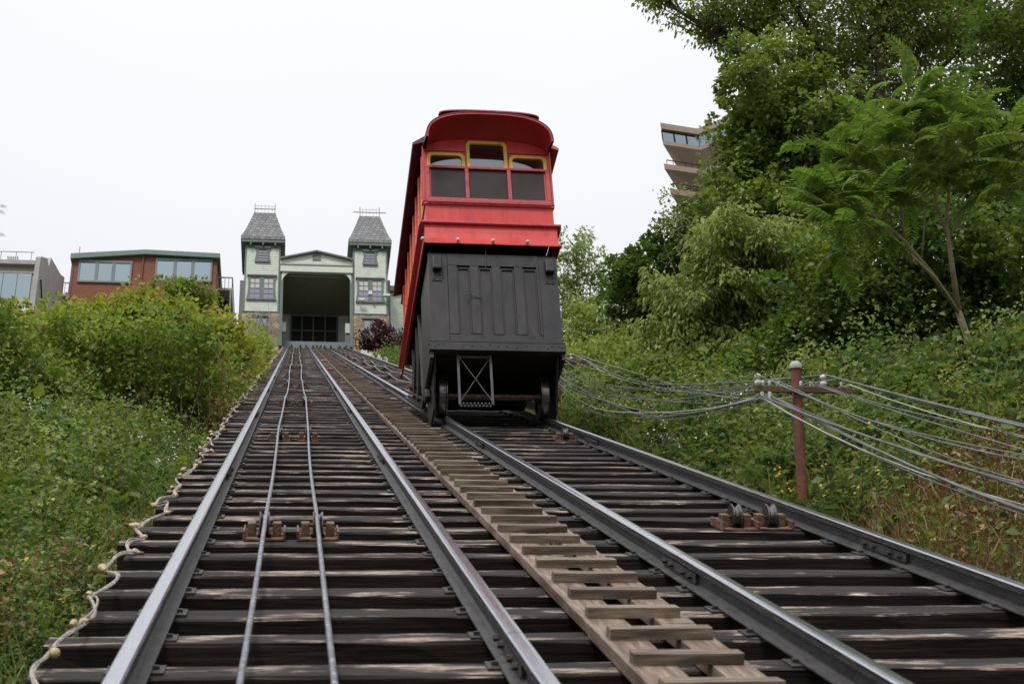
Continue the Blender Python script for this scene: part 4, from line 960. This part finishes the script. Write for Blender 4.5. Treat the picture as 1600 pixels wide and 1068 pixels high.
tree('vine_covered_tree', 'dark rounded tree hung with vines between the olive tree and the red car', 'tree',
     [(9.41, 33.57, 21.82, .76, .69), (10.34, 33.46, 22.0, .87, .82), (9.62, 34.12, 20.89, 1.05, .91), (10.74, 34.1, 20.91, .91, .91), (9.18, 34.63, 20.02, .73, .64), (11.07, 33.08, 22.65, .73, .73), (10.4, 34.76, 19.81, 1.09, .55)],
     LM['dark'], .14, .42, 620, r0=.14, sub_r=.34)
tree('feathery_tree', 'pale feathery tree against the sky just right of the red car', 'tree',
     [(13.53, 58.06, 39.35, .63, .88), (13.08, 58.79, 38.11, .79, 1.26), (14.35, 58.53, 38.55, .63, .95), (13.74, 59.34, 37.18, .95, .95), (14.93, 59.17, 37.47, .48, .79), (13.6, 59.4, 35.6, 1.5, .9)],
     LM['pale'], .20, .26, 190, r0=.10, sub_r=.4)
tree('olive_shrub', 'yellowish olive shrub right beside the black undercarriage of the car', 'shrub',
     [(9.26, 39.47, 23.63, .87, .62), (8.97, 40.0, 22.73, .73, .83), (9.73, 40.31, 22.2, 1.04, .58), (10.35, 40.09, 22.57, .83, .83), (8.78, 40.53, 21.83, .52, .62), (7.9, 40.5, 22.6, .7, .8)],
     LM['olive'], .14, .35, 420, r0=.07, sub_r=.34)
tree('shady_thicket_tree', 'very dark leafy tree in the shade behind the feathery green sapling', 'tree',
     [(9.56, 21.05, 13.53, .81, .93), (10.79, 21.27, 13.15, .93, .7), (12.03, 21.19, 13.28, .94, .82), (13.08, 20.82, 13.91, .71, 1.18), (11.38, 20.67, 14.18, 1.17, .94), (9.95, 21.6, 12.59, .81, .45), (8.87, 21.61, 12.57, .69, .46), (11.5, 21.5, 12.3, 1.2, .6), (13.2, 21.2, 12.6, .9, .8), (8.4, 22.0, 11.9, .8, .5), (9.4, 22.0, 11.9, .9, .5), (10.6, 21.9, 11.9, 1.0, .5)],
     LM['dark'], .12, .42, 640, r0=.12, sub_r=.32)
tree('bank_shrub', 'low green shrubs at the foot of the drooping olive tree', 'shrub',
     [(8.0, 24.9, 13.9, .9, .5), (9.3, 24.6, 13.7, 1.0, .55), (10.6, 24.4, 13.8, .9, .6), (6.9, 25.6, 14.0, .7, .42)],
     LM['mid'], .10, .4, 700, r0=.05, sub_r=.30, bark='stem')
tree('bank_shrub', 'yellow-green shrub at the foot of the vine-covered tree', 'shrub',
     [(7.6, 30.2, 16.9, .7, .6), (8.5, 31.2, 17.6, .9, .6), (7.2, 33, 18.3, .8, .7), (8.6, 33.6, 19.2, .8, .7), (9.9, 31.0, 17.6, 1.0, .8)],
     LM['olive'], .12, .36, 480, r0=.05, sub_r=.32, bark='stem')
tree('edge_tree', 'dark tree at the right edge of the picture behind the sapling crown', 'tree',
     [(16.16, 23.14, 21.79, 1.02, 1.32), (15.74, 24.04, 20.26, 1.02, 1.32), (16.55, 24.77, 19.03, .88, 1.17), (14.83, 24.58, 19.35, .87, .87), (15.2, 24.6, 17.6, 1.2, 1.1), (13.6, 24.9, 18.3, .9, .9)],
     LM['dark'], .12, .42, 560, r0=.14, sub_r=.36)
tree('bramble_bush', 'bright leafy bramble bush at the foot of the green sapling', 'bush',
     [(7.25, 13.75, 7.42, .65, .33), (7.94, 13.63, 7.6, .62, .37), (8.36, 13.83, 7.24, .5, .44), (7.72, 13.83, 7.23, .62, .37), (8.8, 13.9, 7.9, .5, .5)],
     LM['weed'], .085, .42, 1500, r0=.03, sub_r=.20, bark='stem')
tree('thin_sprig_tree', 'thin airy tree with few leaves in front of the apartment block balconies', 'tree',
     [(9.18, 29.33, 20.9, .23, .46), (9.51, 29.03, 21.3, .30, .33), (9.3, 28.6, 20.2, .35, .4)], LM['pale'], .09, .35, 150, r0=.04, sub_r=.26)
tree('climbing_vine', 'pale climbing vine sprays reaching left from the maple over the apartment block', 'vine',
     [(9.95, 27.21, 20.79, .42, .40), (9.77, 26.82, 21.45, .18, .15), (10.0, 27.3, 20.1, .4, .35)], LM['pale'], .10, .4, 200, r0=.03, sub_r=.24, bark='stem')
# left-hand side
tree('sumac_bush', 'broad dark green bush with bare brown stems below, beside the left tie ends', 'bush',
     [(-2.69, 23.47, 13.36, 1.4, .64), (-3.59, 23.71, 12.94, .93, .64), (-1.98, 23.79, 12.82, .9, .59), (-2.9, 24.03, 12.4, 1.0, .42), (-4.05, 23.39, 13.49, .69, .46)],
     LM['sumac'], .10, .33, 560, r0=.05, sub_r=.30, twigs=12, bark='stem', thin=1.2)
tree('withered_bush', 'withered brownish bush beside the left tie ends, right of the dark green bush', 'bush',
     [(-1.75, 24.6, 12.75, .42, .5), (-1.85, 26.4, 13.9, .5, .6), (-1.8, 28.6, 15.3, .5, .6), (-2.2, 25.2, 12.9, .6, .5)],
     LM['dry'], .09, .26, 520, r0=.03, sub_r=.26, twigs=14, bark='stem')
tree('yellow_green_bush', 'large yellow-green bush in front of the red brick house', 'bush',
     [(-5.24, 32.54, 19.20, .98, .50), (-4.5, 32.5, 19.5, .6, .35), (-3.77, 32.47, 19.25, .9, .45), (-2.88, 32.54, 19.42, .7, .38), (-2.2, 32.6, 19.1, .6, .4), (-2.09, 33.14, 18.42, .99, .74), (-3.4, 32.9, 18.6, 1.3, .9), (-4.9, 32.9, 18.5, 1.2, .8), (-3.9, 32.2, 19.6, .7, .35), (-1.6, 32.9, 18.6, .4, .4)],
     LM['yel'], .125, .34, 480, r0=.07, sub_r=.34, bark='stem', twigs=8)
tree('yellow_green_bush', 'yellow-green bush below the grey house at the left edge', 'bush',
     [(-6.25, 32.85, 19.11, .98, .65), (-7.2, 32.9, 18.6, .9, .7), (-6.6, 33.1, 18.0, 1.1, .8)], LM['yel'], .125, .34, 480, r0=.06, sub_r=.34, bark='stem', twigs=8)
tree('yellow_green_bush', 'yellow-green bush crowding the left tie ends halfway up the incline', 'bush',
     [(-1.75, 32.88, 19.0, .72, .60), (-1.75, 33.25, 18.32, .40, .45), (-2.0, 36.5, 20.6, .6, .6), (-1.75, 40.0, 22.5, .5, .55), (-1.75, 44, 24.8, .5, .5)], LM['yel'], .125, .34, 480, r0=.05, sub_r=.30, bark='stem', twigs=8)
tree('fern_leaved_bush', 'green feathery bush at the left edge of the picture', 'bush',
     [(-4.53, 21.01, 11.62, .56, .36), (-4.03, 21.19, 11.32, .62, .36), (-4.62, 21.38, 11.0, .46, .46), (-4.9, 21.0, 12.2, .5, .5)], LM['mid'], .10, .30, 700, r0=.04, sub_r=.26, bark='stem')
tree('small_dark_tree', 'small dark tree in front of the grey house glazing', 'tree', [(-9.61, 43.02, 25.49, .47, .64), (-9.9, 43.1, 24.6, .8, .7)], LM['dark'], .13, .4, 420, r0=.06, sub_r=.32)
tree('round_green_bush', 'rounded deeper green bush against the wall of the red brick house', 'bush', [(-4.79, 52.58, 32.9, .97, .38), (-4.39, 52.78, 32.4, 1.08, .5)], LM['mid'], .17, .35, 300, r0=.07, sub_r=.4)
tree('russet_bush', 'small russet-green bush at the foot of the stone tower', 'bush', [(-1.95, 60.89, 34.5, .61, .43), (-1.75, 63, 35.8, .5, .35), (-2.2, 70, 40.3, .7, .6), (-2.4, 78, 45.0, .8, .6)], LM['sumac'], .17, .4, 260, r0=.05, sub_r=.36, bark='stem')
tree('maroon_shrub', 'dark maroon shrub in front of the right station tower', 'shrub', [(6.2, 97.4, 57.1, 1.0, 1.05), (7.3, 97.4, 56.7, .8, .8), (5.6, 97.4, 56.6, .7, .7)], LM['maroon'], .22, .35, 150, r0=.06, sub_r=.45, base=(6.3, 97.6, 54.6))
# dry stems inside the left bushes and a bare climber on the stone tower
def twig_mass(n, fn, r, name='bare_stems', m='stem', seg=3):
    mb = MB()
    for i in range(n):
        p, d, L_ = fn(); p = Vector(p); d = Vector(d).normalized(); pts = [p]
        for k in range(seg): pts.append(pts[-1]+(d+Vector((random.gauss(0, .22), random.gauss(0, .22), random.gauss(0, .12))))*L_/seg)
        mb.tube(pts, [r*(1-.22*k) for k in range(len(pts))], 4, caps=False)
    return mb.obj(name, M[m])
def f_left():
    s_ = random.uniform(25.5, 30); u_ = random.uniform(-5.2, -1.45); return TW(u_, s_, float(ground_n(u_, s_))), (random.gauss(0, .35), random.gauss(0, .35), 1), random.uniform(.8, 1.9)
tag(twig_mass(420, f_left, .010), 'tangle of thin bare brown stems inside the left bush', 'stems', kind='stuff')
def f_tower(): return (random.uniform(-3.6, -2.0), 99.7, random.uniform(57.6, 59)), (random.gauss(0, .5), -.05, 1), random.uniform(1.2, 3.0)
cl = tag(twig_mass(40, f_tower, .022, 'bare_climber', 'deckwood'), 'bare leafless climber sprawling up the stone base of the left tower', 'climber')

# feathery sapling with pinnate fronds
def frond_mesh(L_, pairs, bend, seed):
    rs = np.random.default_rng(seed); t = np.linspace(.14, 1, pairs)
    ax = np.stack([t*L_*np.cos(bend*t*.8), np.zeros_like(t), -L_*bend*.55*t*t], 1)
    P, D, S_ = [], [], []
    for i in range(pairs):
        for sy in (-1, 1):
            P.append(ax[i]); ll = L_*.21*math.sin(math.pi*(.18+.72*t[i]))**.6*(.9+.2*rs.random()); S_.append(ll)
            D.append([.38+.15*rs.random(), sy, -.25-.25*rs.random()])
    P.append(ax[-1]); D.append([1, 0, -.4]); S_.append(L_*.14)
    P, D, S_ = np.array(P), unit(np.array(D, float)), np.array(S_); nrm = np.tile([0, 0, 1.], (len(P), 1))+rs.normal(size=(len(P), 3))*.16
    side = unit(np.cross(D, nrm)); up = np.cross(side, D); w = S_[:, None]*.19; L1 = S_[:, None]
    a = P; b1 = P+D*L1*.22+side*w-up*w*-.2; b2 = P+D*L1*.58+side*w*.8-up*L1*.05; c = P+D*L1-up*L1*.20; d2 = P+D*L1*.58-side*w*.8-up*L1*.05; d1 = P+D*L1*.22-side*w+up*w*.2; mdl = P+D*L1*.4-up*w*.35
    V = np.stack([a, b1, b2, c, d2, d1, mdl], 1).reshape(-1, 3); bs = np.arange(len(P))[:, None, None]*7
    F = (bs+np.array([[0, 6, 1], [1, 6, 2], [2, 6, 3], [3, 6, 4], [4, 6, 5], [5, 6, 0]])[None]).reshape(-1, 3)
    return V, F, ax
fr_me = []
for k in range(6):
    V, F, ax = frond_mesh(1.0, 12+k % 3, .45+.22*(k % 4), 50+k)
    fm = np_mesh('frond', V, F, LM['ail'], 3); st_ = MB().tube([(0, 0, 0)]+[tuple(a) for a in ax[::3]], .006, 4, caps=False).mesh('rachis', M['pbark'])
    fr_me.append((fm, st_))
sap = empty('feathery_sapling', (8.56, 15.08, 8.75), label='slender forked sapling with big feathery bright green fronds on the right bank', cat='tree')
bx, by, bz = 8.56, 15.08, 8.75
def L3(*p): return [Vector((a-bx, b-by, c-bz)) for a, b, c in p]
limbs = [
 (L3((8.6, 15.12, 8.3), (8.56, 15.06, 8.85), (8.42, 14.9, 9.28)), [.056, .048, .041]),
 (L3((8.42, 14.9, 9.28), (8.34, 14.62, 9.9), (8.32, 14.5, 10.35), (8.38, 14.3, 10.8), (8.42, 14.1, 11.3)), [.040, .032, .026, .019, .011]),
 (L3((8.42, 14.9, 9.28), (8.05, 14.7, 9.75), (7.72, 14.55, 10.1), (7.3, 14.4, 10.4), (6.85, 14.2, 10.7)), [.036, .031, .026, .019, .011]),
 (L3((8.40, 14.88, 9.26), (8.0, 14.5, 9.5), (7.5, 14.2, 9.75), (7.0, 13.9, 10.1), (6.6, 13.8, 10.3)), [.026, .022, .018, .013, .008]),
 (L3((8.33, 14.56, 10.15), (8.2, 14.4, 10.6), (8.1, 14.2, 11.2), (8.0, 14.0, 11.7)), [.022, .018, .014, .008]),
 (L3((8.33, 14.56, 10.15), (8.6, 14.4, 10.6), (8.9, 14.1, 11.1), (9.1, 13.9, 11.4)), [.022, .018, .013, .008]),
 (L3((7.72, 14.55, 10.1), (7.66, 14.3, 10.6), (7.6, 14.1, 11.1), (7.5, 14.0, 11.5)), [.020, .017, .013, .008]),
 (L3((7.95, 14.66, 9.88), (8.0, 14.4, 10.4), (7.95, 14.2, 10.9)), [.014, .011, .007]),
]
tb_ = MB()
for p, r_ in limbs: tb_.tube(p, r_, 8)
tb_.obj('trunk', M['pbark'], sap, smooth=True)
tips = []
for x, y, z, k in ((8.42, 14.1, 11.3, 15), (8.0, 14.0, 11.75, 15), (9.1, 13.9, 11.4, 16), (7.5, 14.0, 11.5, 15), (6.85, 14.2, 10.7, 16), (6.6, 13.8, 10.3, 14), (7.95, 14.2, 10.9, 13), (8.9, 14.1, 10.8, 12), (7.2, 14.3, 10.9, 12), (7.0, 14.0, 11.2, 10), (7.4, 14.2, 10.5, 8), (9.3, 14.0, 10.9, 12), (8.5, 13.9, 11.0, 10), (7.7, 13.8, 11.0, 12), (7.1, 14.0, 10.15, 7), (8.7, 14.0, 11.7, 10), (7.95, 13.9, 12.05, 8), (6.75, 14.1, 9.95, 6), (8.9, 14.0, 10.6, 6), (7.6, 14.0, 11.9, 8), (8.6, 14.0, 12.0, 8), (6.35, 13.8, 10.0, 7), (8.15, 13.9, 12.35, 6), (6.6, 14.0, 11.0, 7), (9.4, 13.9, 11.8, 6), (9.3, 13.9, 11.3, 8), (6.45, 13.9, 10.7, 8), (8.3, 14.1, 10.8, 6)):
    for q in range(int(k*.95)):
        az = q*2.399+random.uniform(-.3, .3); el = random.choice((1.0, .75, .5, .3, .1, -.05, .6)) + random.uniform(-.15, .15); L_ = random.uniform(.5, .82)
        fm, rm = fr_me[random.randrange(6)]
        f_ = inst('frond', fm, sap, (x-bx+random.uniform(-.2, .2), y-by+random.uniform(-.25, .25), z-bz+random.uniform(-.30, .16)), (random.uniform(-.35, .35), -el, az), L_)
        inst('rachis', rm, f_)
# purple leaved twig reaching in from the left
pt = empty('purple_leaved_branch', (-1.62, 3.0, 2.6), label='purple-leaved twig tips reaching in at the left edge against the sky', cat='branch')
def atw(x, y, Y):
    d = _f*2255+_r*(x-800)-_u*(y-534); return d*(Y/d.y)
for (x, y, r_) in ((4, 322, 0), (3, 330, .7), (2, 366, .2), (-12, 345, .9), (-8, 325, .4)):
    P = atw(x, y, 3.0); Lf = .022
    V, F = leaves(np.array([[P.x-.010, P.y, P.z]]), np.array([[1, .2, .1-.4*r_]]), [Lf], .3, nrm=np.array([[.1, -.4, 1.]]))
    o_ = bpy.data.objects.new('leaf', np_mesh('leaf', V-np.array([-1.62, 3.0, 2.6]), F, LM['purple'], 3)); COL.objects.link(o_); o_.parent = pt
A_ = [atw(x, y, 3.0)-Vector((-1.62, 3.0, 2.6)) for x, y in ((-120, 330), (-60, 340), (-25, 335), (-4, 324))]
MB().tube(A_, .0018, 5).obj('twig', M['stem'], pt)
MB().tube([A_[1], atw(-20, 362, 3.0)-Vector((-1.62, 3.0, 2.6)), atw(-4, 367, 3.0)-Vector((-1.62, 3.0, 2.6))], .0014, 5).obj('twig', M['stem'], pt)

# undergrowth: many small plants, each a stem with leaves in whorls
def undergrowth(name, label, n, fu, fs, leafm, h0, h1, size, ratio=.36, k=14, keep=None, lean=.3, spreadr=.35):
    u_ = fu(n); s_ = fs(n)
    if keep is not None:
        m = keep(u_, s_); u_, s_ = u_[m], s_[m]
    n = len(u_); nn = ground_n(u_, s_); base = np.stack([u_, s_*CP-nn*SP, s_*SP+nn*CP], 1)
    h = (h0+(h1-h0)*rng.random((n, 1))**1.3)*(.78+.5*np.sin(u_*2.1+s_*.9)*np.sin(s_*1.7-u_*.6)+.2*np.sin(s_*5+u_*4))[:, None]*(1+.5*(rng.random((n, 1)) < .06)); h = h*np.clip((np.abs(u_-1.55)-2.6)/1.1, .3, 1)[:, None]; t = .25+.75*rng.random((n, k)); ang = rng.random((n, k))*6.283
    ln = rng.normal(size=(n, 1, 2))*lean; rad = spreadr*(.15+rng.random((n, k)))*h*(1.15-t*.6)
    P = np.empty((n, k, 3)); P[..., 0] = base[:, None, 0]+ln[..., 0]*t*h+rad*np.cos(ang); P[..., 1] = base[:, None, 1]+ln[..., 1]*t*h+rad*np.sin(ang); P[..., 2] = base[:, None, 2]+t*h
    D = np.stack([np.cos(ang), np.sin(ang), -.15+.5*rng.normal(size=ang.shape)], -1)
    V, F = leaves(P.reshape(-1, 3), D.reshape(-1, 3), np.repeat(size*np.clip(s_/15, .5, 1), k)*(.6+.8*rng.random(n*k)), ratio)
    o_ = bpy.data.objects.new(name, np_mesh(name, V, F, leafm, 3)); COL.objects.link(o_)
    return tag(o_, label, 'plants', kind='stuff')
U = lambda a, b: (lambda n: a+(b-a)*rng.random(n))
def near_weighted(a, b, p=1.6): return lambda n: a+(b-a)*rng.random(n)**p
def patch(u_, s_, sc, ph): return np.sin(u_*sc+ph)*np.cos(s_*sc*.8+ph*2)+.5*np.sin(u_*sc*2.3-s_*sc*1.7+ph)
dryzone = lambda u, s: ((u-6.1)**2/2.2+(s-10.6)**2/5.5 < 1+.35*np.sin(u*7+s*5)) | ((s < 12) & (u > 4.2) & (u < 5.6+.3*np.sin(s*6)))
undergrowth('right_bank_weeds', 'green nettles and weeds covering the bank right of the track', 19000, U(4.45, 13), near_weighted(7, 34, 1.4), LM['weed'], .25, .85, .068, keep=lambda u, s: ~dryzone(u, s) | (rng.random(len(u)) < .12))
undergrowth('right_bank_lime_weeds', 'brighter yellow-green weeds in patches on the right bank', 7000, U(4.5, 11), near_weighted(9, 34, 1.2), LM['lime'], .3, .75, .07, keep=lambda u, s: (patch(u, s, 1.1, .6) > .2) & ~dryzone(u, s))
undergrowth('left_broadleaf', 'broad-leaved dock plants among the left weeds', 330, U(-6, -1.5), near_weighted(6, 26, 1.1), LM['lime'], .4, .8, .19, k=9, ratio=.34)
undergrowth('right_broadleaf', 'broad-leaved dock plants among the right bank weeds', 380, U(5, 11), near_weighted(9, 28, 1.1), LM['weed'], .4, .8, .19, k=9, ratio=.34)
undergrowth('right_upper_weeds', 'weeds on the upper bank right of the car', 7000, U(4.5, 18), U(30, 95), LM['weed'], .4, 1.0, .17, k=12)
undergrowth('left_weeds', 'green weeds and bramble below the left tie ends', 19000, U(-7, -1.25), near_weighted(4.5, 27, 1.7), LM['weed'], .28, .95, .062, keep=lambda u, s: patch(u, s, 2.3, .4) > -.75)
undergrowth('left_lime_weeds', 'brighter weeds in patches left of the tie ends', 3000, U(-6, -1.3), near_weighted(5, 27, 1.0), LM['lime'], .35, .95, .06, keep=lambda u, s: patch(u, s, 1.3, 2.1) > .45)
undergrowth('left_upper_weeds', 'weeds beside the upper left tie ends', 6500, U(-14, -1.4), U(27, 112), LM['yel'], .3, .8, .17, k=12)
undergrowth('left_edge_growth', 'low growth and dead leaves hugging the left tie ends', 1500, U(-1.9, -1.3), U(22, 100), LM['sumac'], .3, .7, .12, k=12)
undergrowth('left_tall_weeds', 'taller leafy weed stems standing above the left undergrowth', 700, U(-6, -1.5), near_weighted(6, 26, 1.1), LM['pale'], .7, 1.25, .06, k=34, spreadr=.2)
undergrowth('right_tall_weeds', 'taller leafy weed stems standing above the right bank', 900, U(5.2, 12), near_weighted(9, 30, 1.1), LM['pale'], .6, 1.15, .065, k=34, spreadr=.2)
undergrowth('left_bramble', 'broad-leaved bramble sprawling through the left weeds', 1500, U(-6, -1.4), near_weighted(5, 26, 1.2), LM['dark'], .3, .8, .12, k=10, ratio=.42)
undergrowth('right_bramble', 'broad-leaved bramble sprawling over the right bank', 1800, U(5, 12), near_weighted(8, 30, 1.2), LM['weed'], .35, .8, .12, k=10, ratio=.42, keep=lambda u, s: ~dryzone(u, s))
# dry grass and dead stalks
def blades(name, label, n, fu, fs, m, h0, h1, w, keep=None, bend=.5):
    u_, s_ = fu(n), fs(n)
    if keep is not None: q = keep(u_, s_); u_, s_ = u_[q], s_[q]
    n = len(u_); nn = ground_n(u_, s_); P = np.stack([u_, s_*CP-nn*SP, s_*SP+nn*CP-.03], 1)
    h = h0+(h1-h0)*rng.random((n, 1)); d = unit(np.concatenate([rng.normal(size=(n, 2))*bend, np.ones((n, 1))], 1)); e = unit(np.concatenate([rng.normal(size=(n, 2)), np.zeros((n, 1))], 1))*w
    mid = P+d*h*.6; tip = P+d*h+np.concatenate([rng.normal(size=(n, 2))*.35, -.25*rng.random((n, 1))], 1)*h
    V = np.stack([P-e, P+e, mid+e*.8, mid-e*.8, tip], 1).reshape(-1, 3); b = np.arange(n)[:, None, None]*5
    F = (b+np.array([[0, 1, 2], [0, 2, 3], [3, 2, 4]])[None]).reshape(-1, 3)
    o_ = bpy.data.objects.new(name, np_mesh(name, V, F, m, 3)); COL.objects.link(o_); return tag(o_, label, 'grass', kind='stuff')
blades('dry_grass', 'dry straw-coloured grass and dead stalks by the lower right rail', 22000, U(4.2, 7.8), U(6, 14), LM['dry'], .12, .5, .006, keep=lambda u, s: dryzone(u, s), bend=.7)
blades('dead_stalks', 'dead brown stalks scattered through the right bank weeds', 3500, U(4.5, 10), U(8, 30), LM['dry'], .3, .8, .006)
blades('green_grass', 'thin green grass among the right bank weeds', 7000, U(4.4, 11), U(7, 32), LM['lime'], .2, .6, .006)
blades('left_green_grass', 'thin grass blades through the left weeds', 11000, U(-6, -1.25), near_weighted(4.5, 26, 1.3), LM['weed'], .25, .75, .0055)
blades('left_pale_grass', 'pale arching grass stems above the left weeds', 2600, U(-6, -1.3), near_weighted(5, 26, 1.1), LM['pale'], .5, 1.0, .004)
blades('right_pale_grass', 'pale arching grass stems above the right bank', 3500, U(4.6, 11), near_weighted(8, 32, 1.1), LM['pale'], .4, .95, .0045)
blades('left_dead_stalks', 'dead brown stalks scattered through the left weeds', 5000, U(-6, -1.3), U(5, 27), LM['dry'], .25, .8, .0055)
undergrowth('dead_leaf_litter', 'withered brown leaves among the dry grass on the right', 1100, U(4.4, 7.6), U(7, 13.5), LM['dry'], .1, .45, .12, .2, k=8, keep=dryzone)
undergrowth('withered_clearing', 'withered rust-brown leaves in a hollow beside the lower left tie ends', 420, U(-2.7, -1.45), U(8.5, 13), LM['dry'], .35, .75, .085, k=12, keep=lambda u, s: patch(u, s, 2.1, 1.0) > .0)
undergrowth('withered_patch', 'withered brown leaves in the left weeds', 700, U(-4.2, -1.6), U(9, 17), LM['dry'], .2, .5, .08, k=12, keep=lambda u, s: patch(u, s, 1.3, 4.0) > .45)
def f_dead():
    u_ = random.uniform(4.6, 7.0); s_ = random.uniform(9, 13.5); return TW(u_, s_, float(ground_n(u_, s_))+.1), (random.gauss(0, .7), random.gauss(0, .7), .6), random.uniform(.4, .9)
tag(twig_mass(170, f_dead, .005, 'dead_brush', 'stem'), 'tangled dead grey-brown brush behind the lower right rail', 'brush', kind='stuff')
# flower heads
def flowers(name, label, n, fu, fs, m, h, r, keep=None, k=9):
    u_, s_ = fu(n), fs(n)
    if keep is not None: q = keep(u_, s_); u_, s_ = u_[q], s_[q]
    n = len(u_); nn = ground_n(u_, s_)+h*(.8+.5*rng.random(n)); C0 = np.stack([u_, s_*CP-nn*SP, s_*SP+nn*CP], 1)
    P = C0[:, None]+rng.normal(size=(n, k, 3))*r; V, F = leaves(P.reshape(-1, 3), rng.normal(size=(n*k, 3)), .022+.02*rng.random(n*k), .45)
    o_ = bpy.data.objects.new(name, np_mesh(name, V, F, m, 3)); COL.objects.link(o_); return tag(o_, label, 'flowers', kind='stuff')
flowers('goldenrod_flowers', 'yellow goldenrod heads on the right bank behind the post', 240, U(4.7, 8.5), U(12, 24), LM['yflower'], .48, .04, keep=lambda u, s: patch(u, s, 1.9, 1.0) > .45)
flowers('left_goldenrod', 'small yellow flower heads in the left weeds', 110, U(-5, -1.5), U(10, 25), LM['yflower'], .5, .03, keep=lambda u, s: patch(u, s, 1.6, 3.0) > .2)
flowers('white_snakeroot', 'white flower clusters on the right bank below the wires', 520, U(4.8, 9), U(17, 38), LM['wflower'], .5, .05, keep=lambda u, s: patch(u, s, 1.2, 5.0) > .3, k=10)
flowers('left_white_flowers', 'white flowers at the foot of the left bush', 60, U(-4, -1.5), U(18, 26), LM['wflower'], .55, .04, k=8)
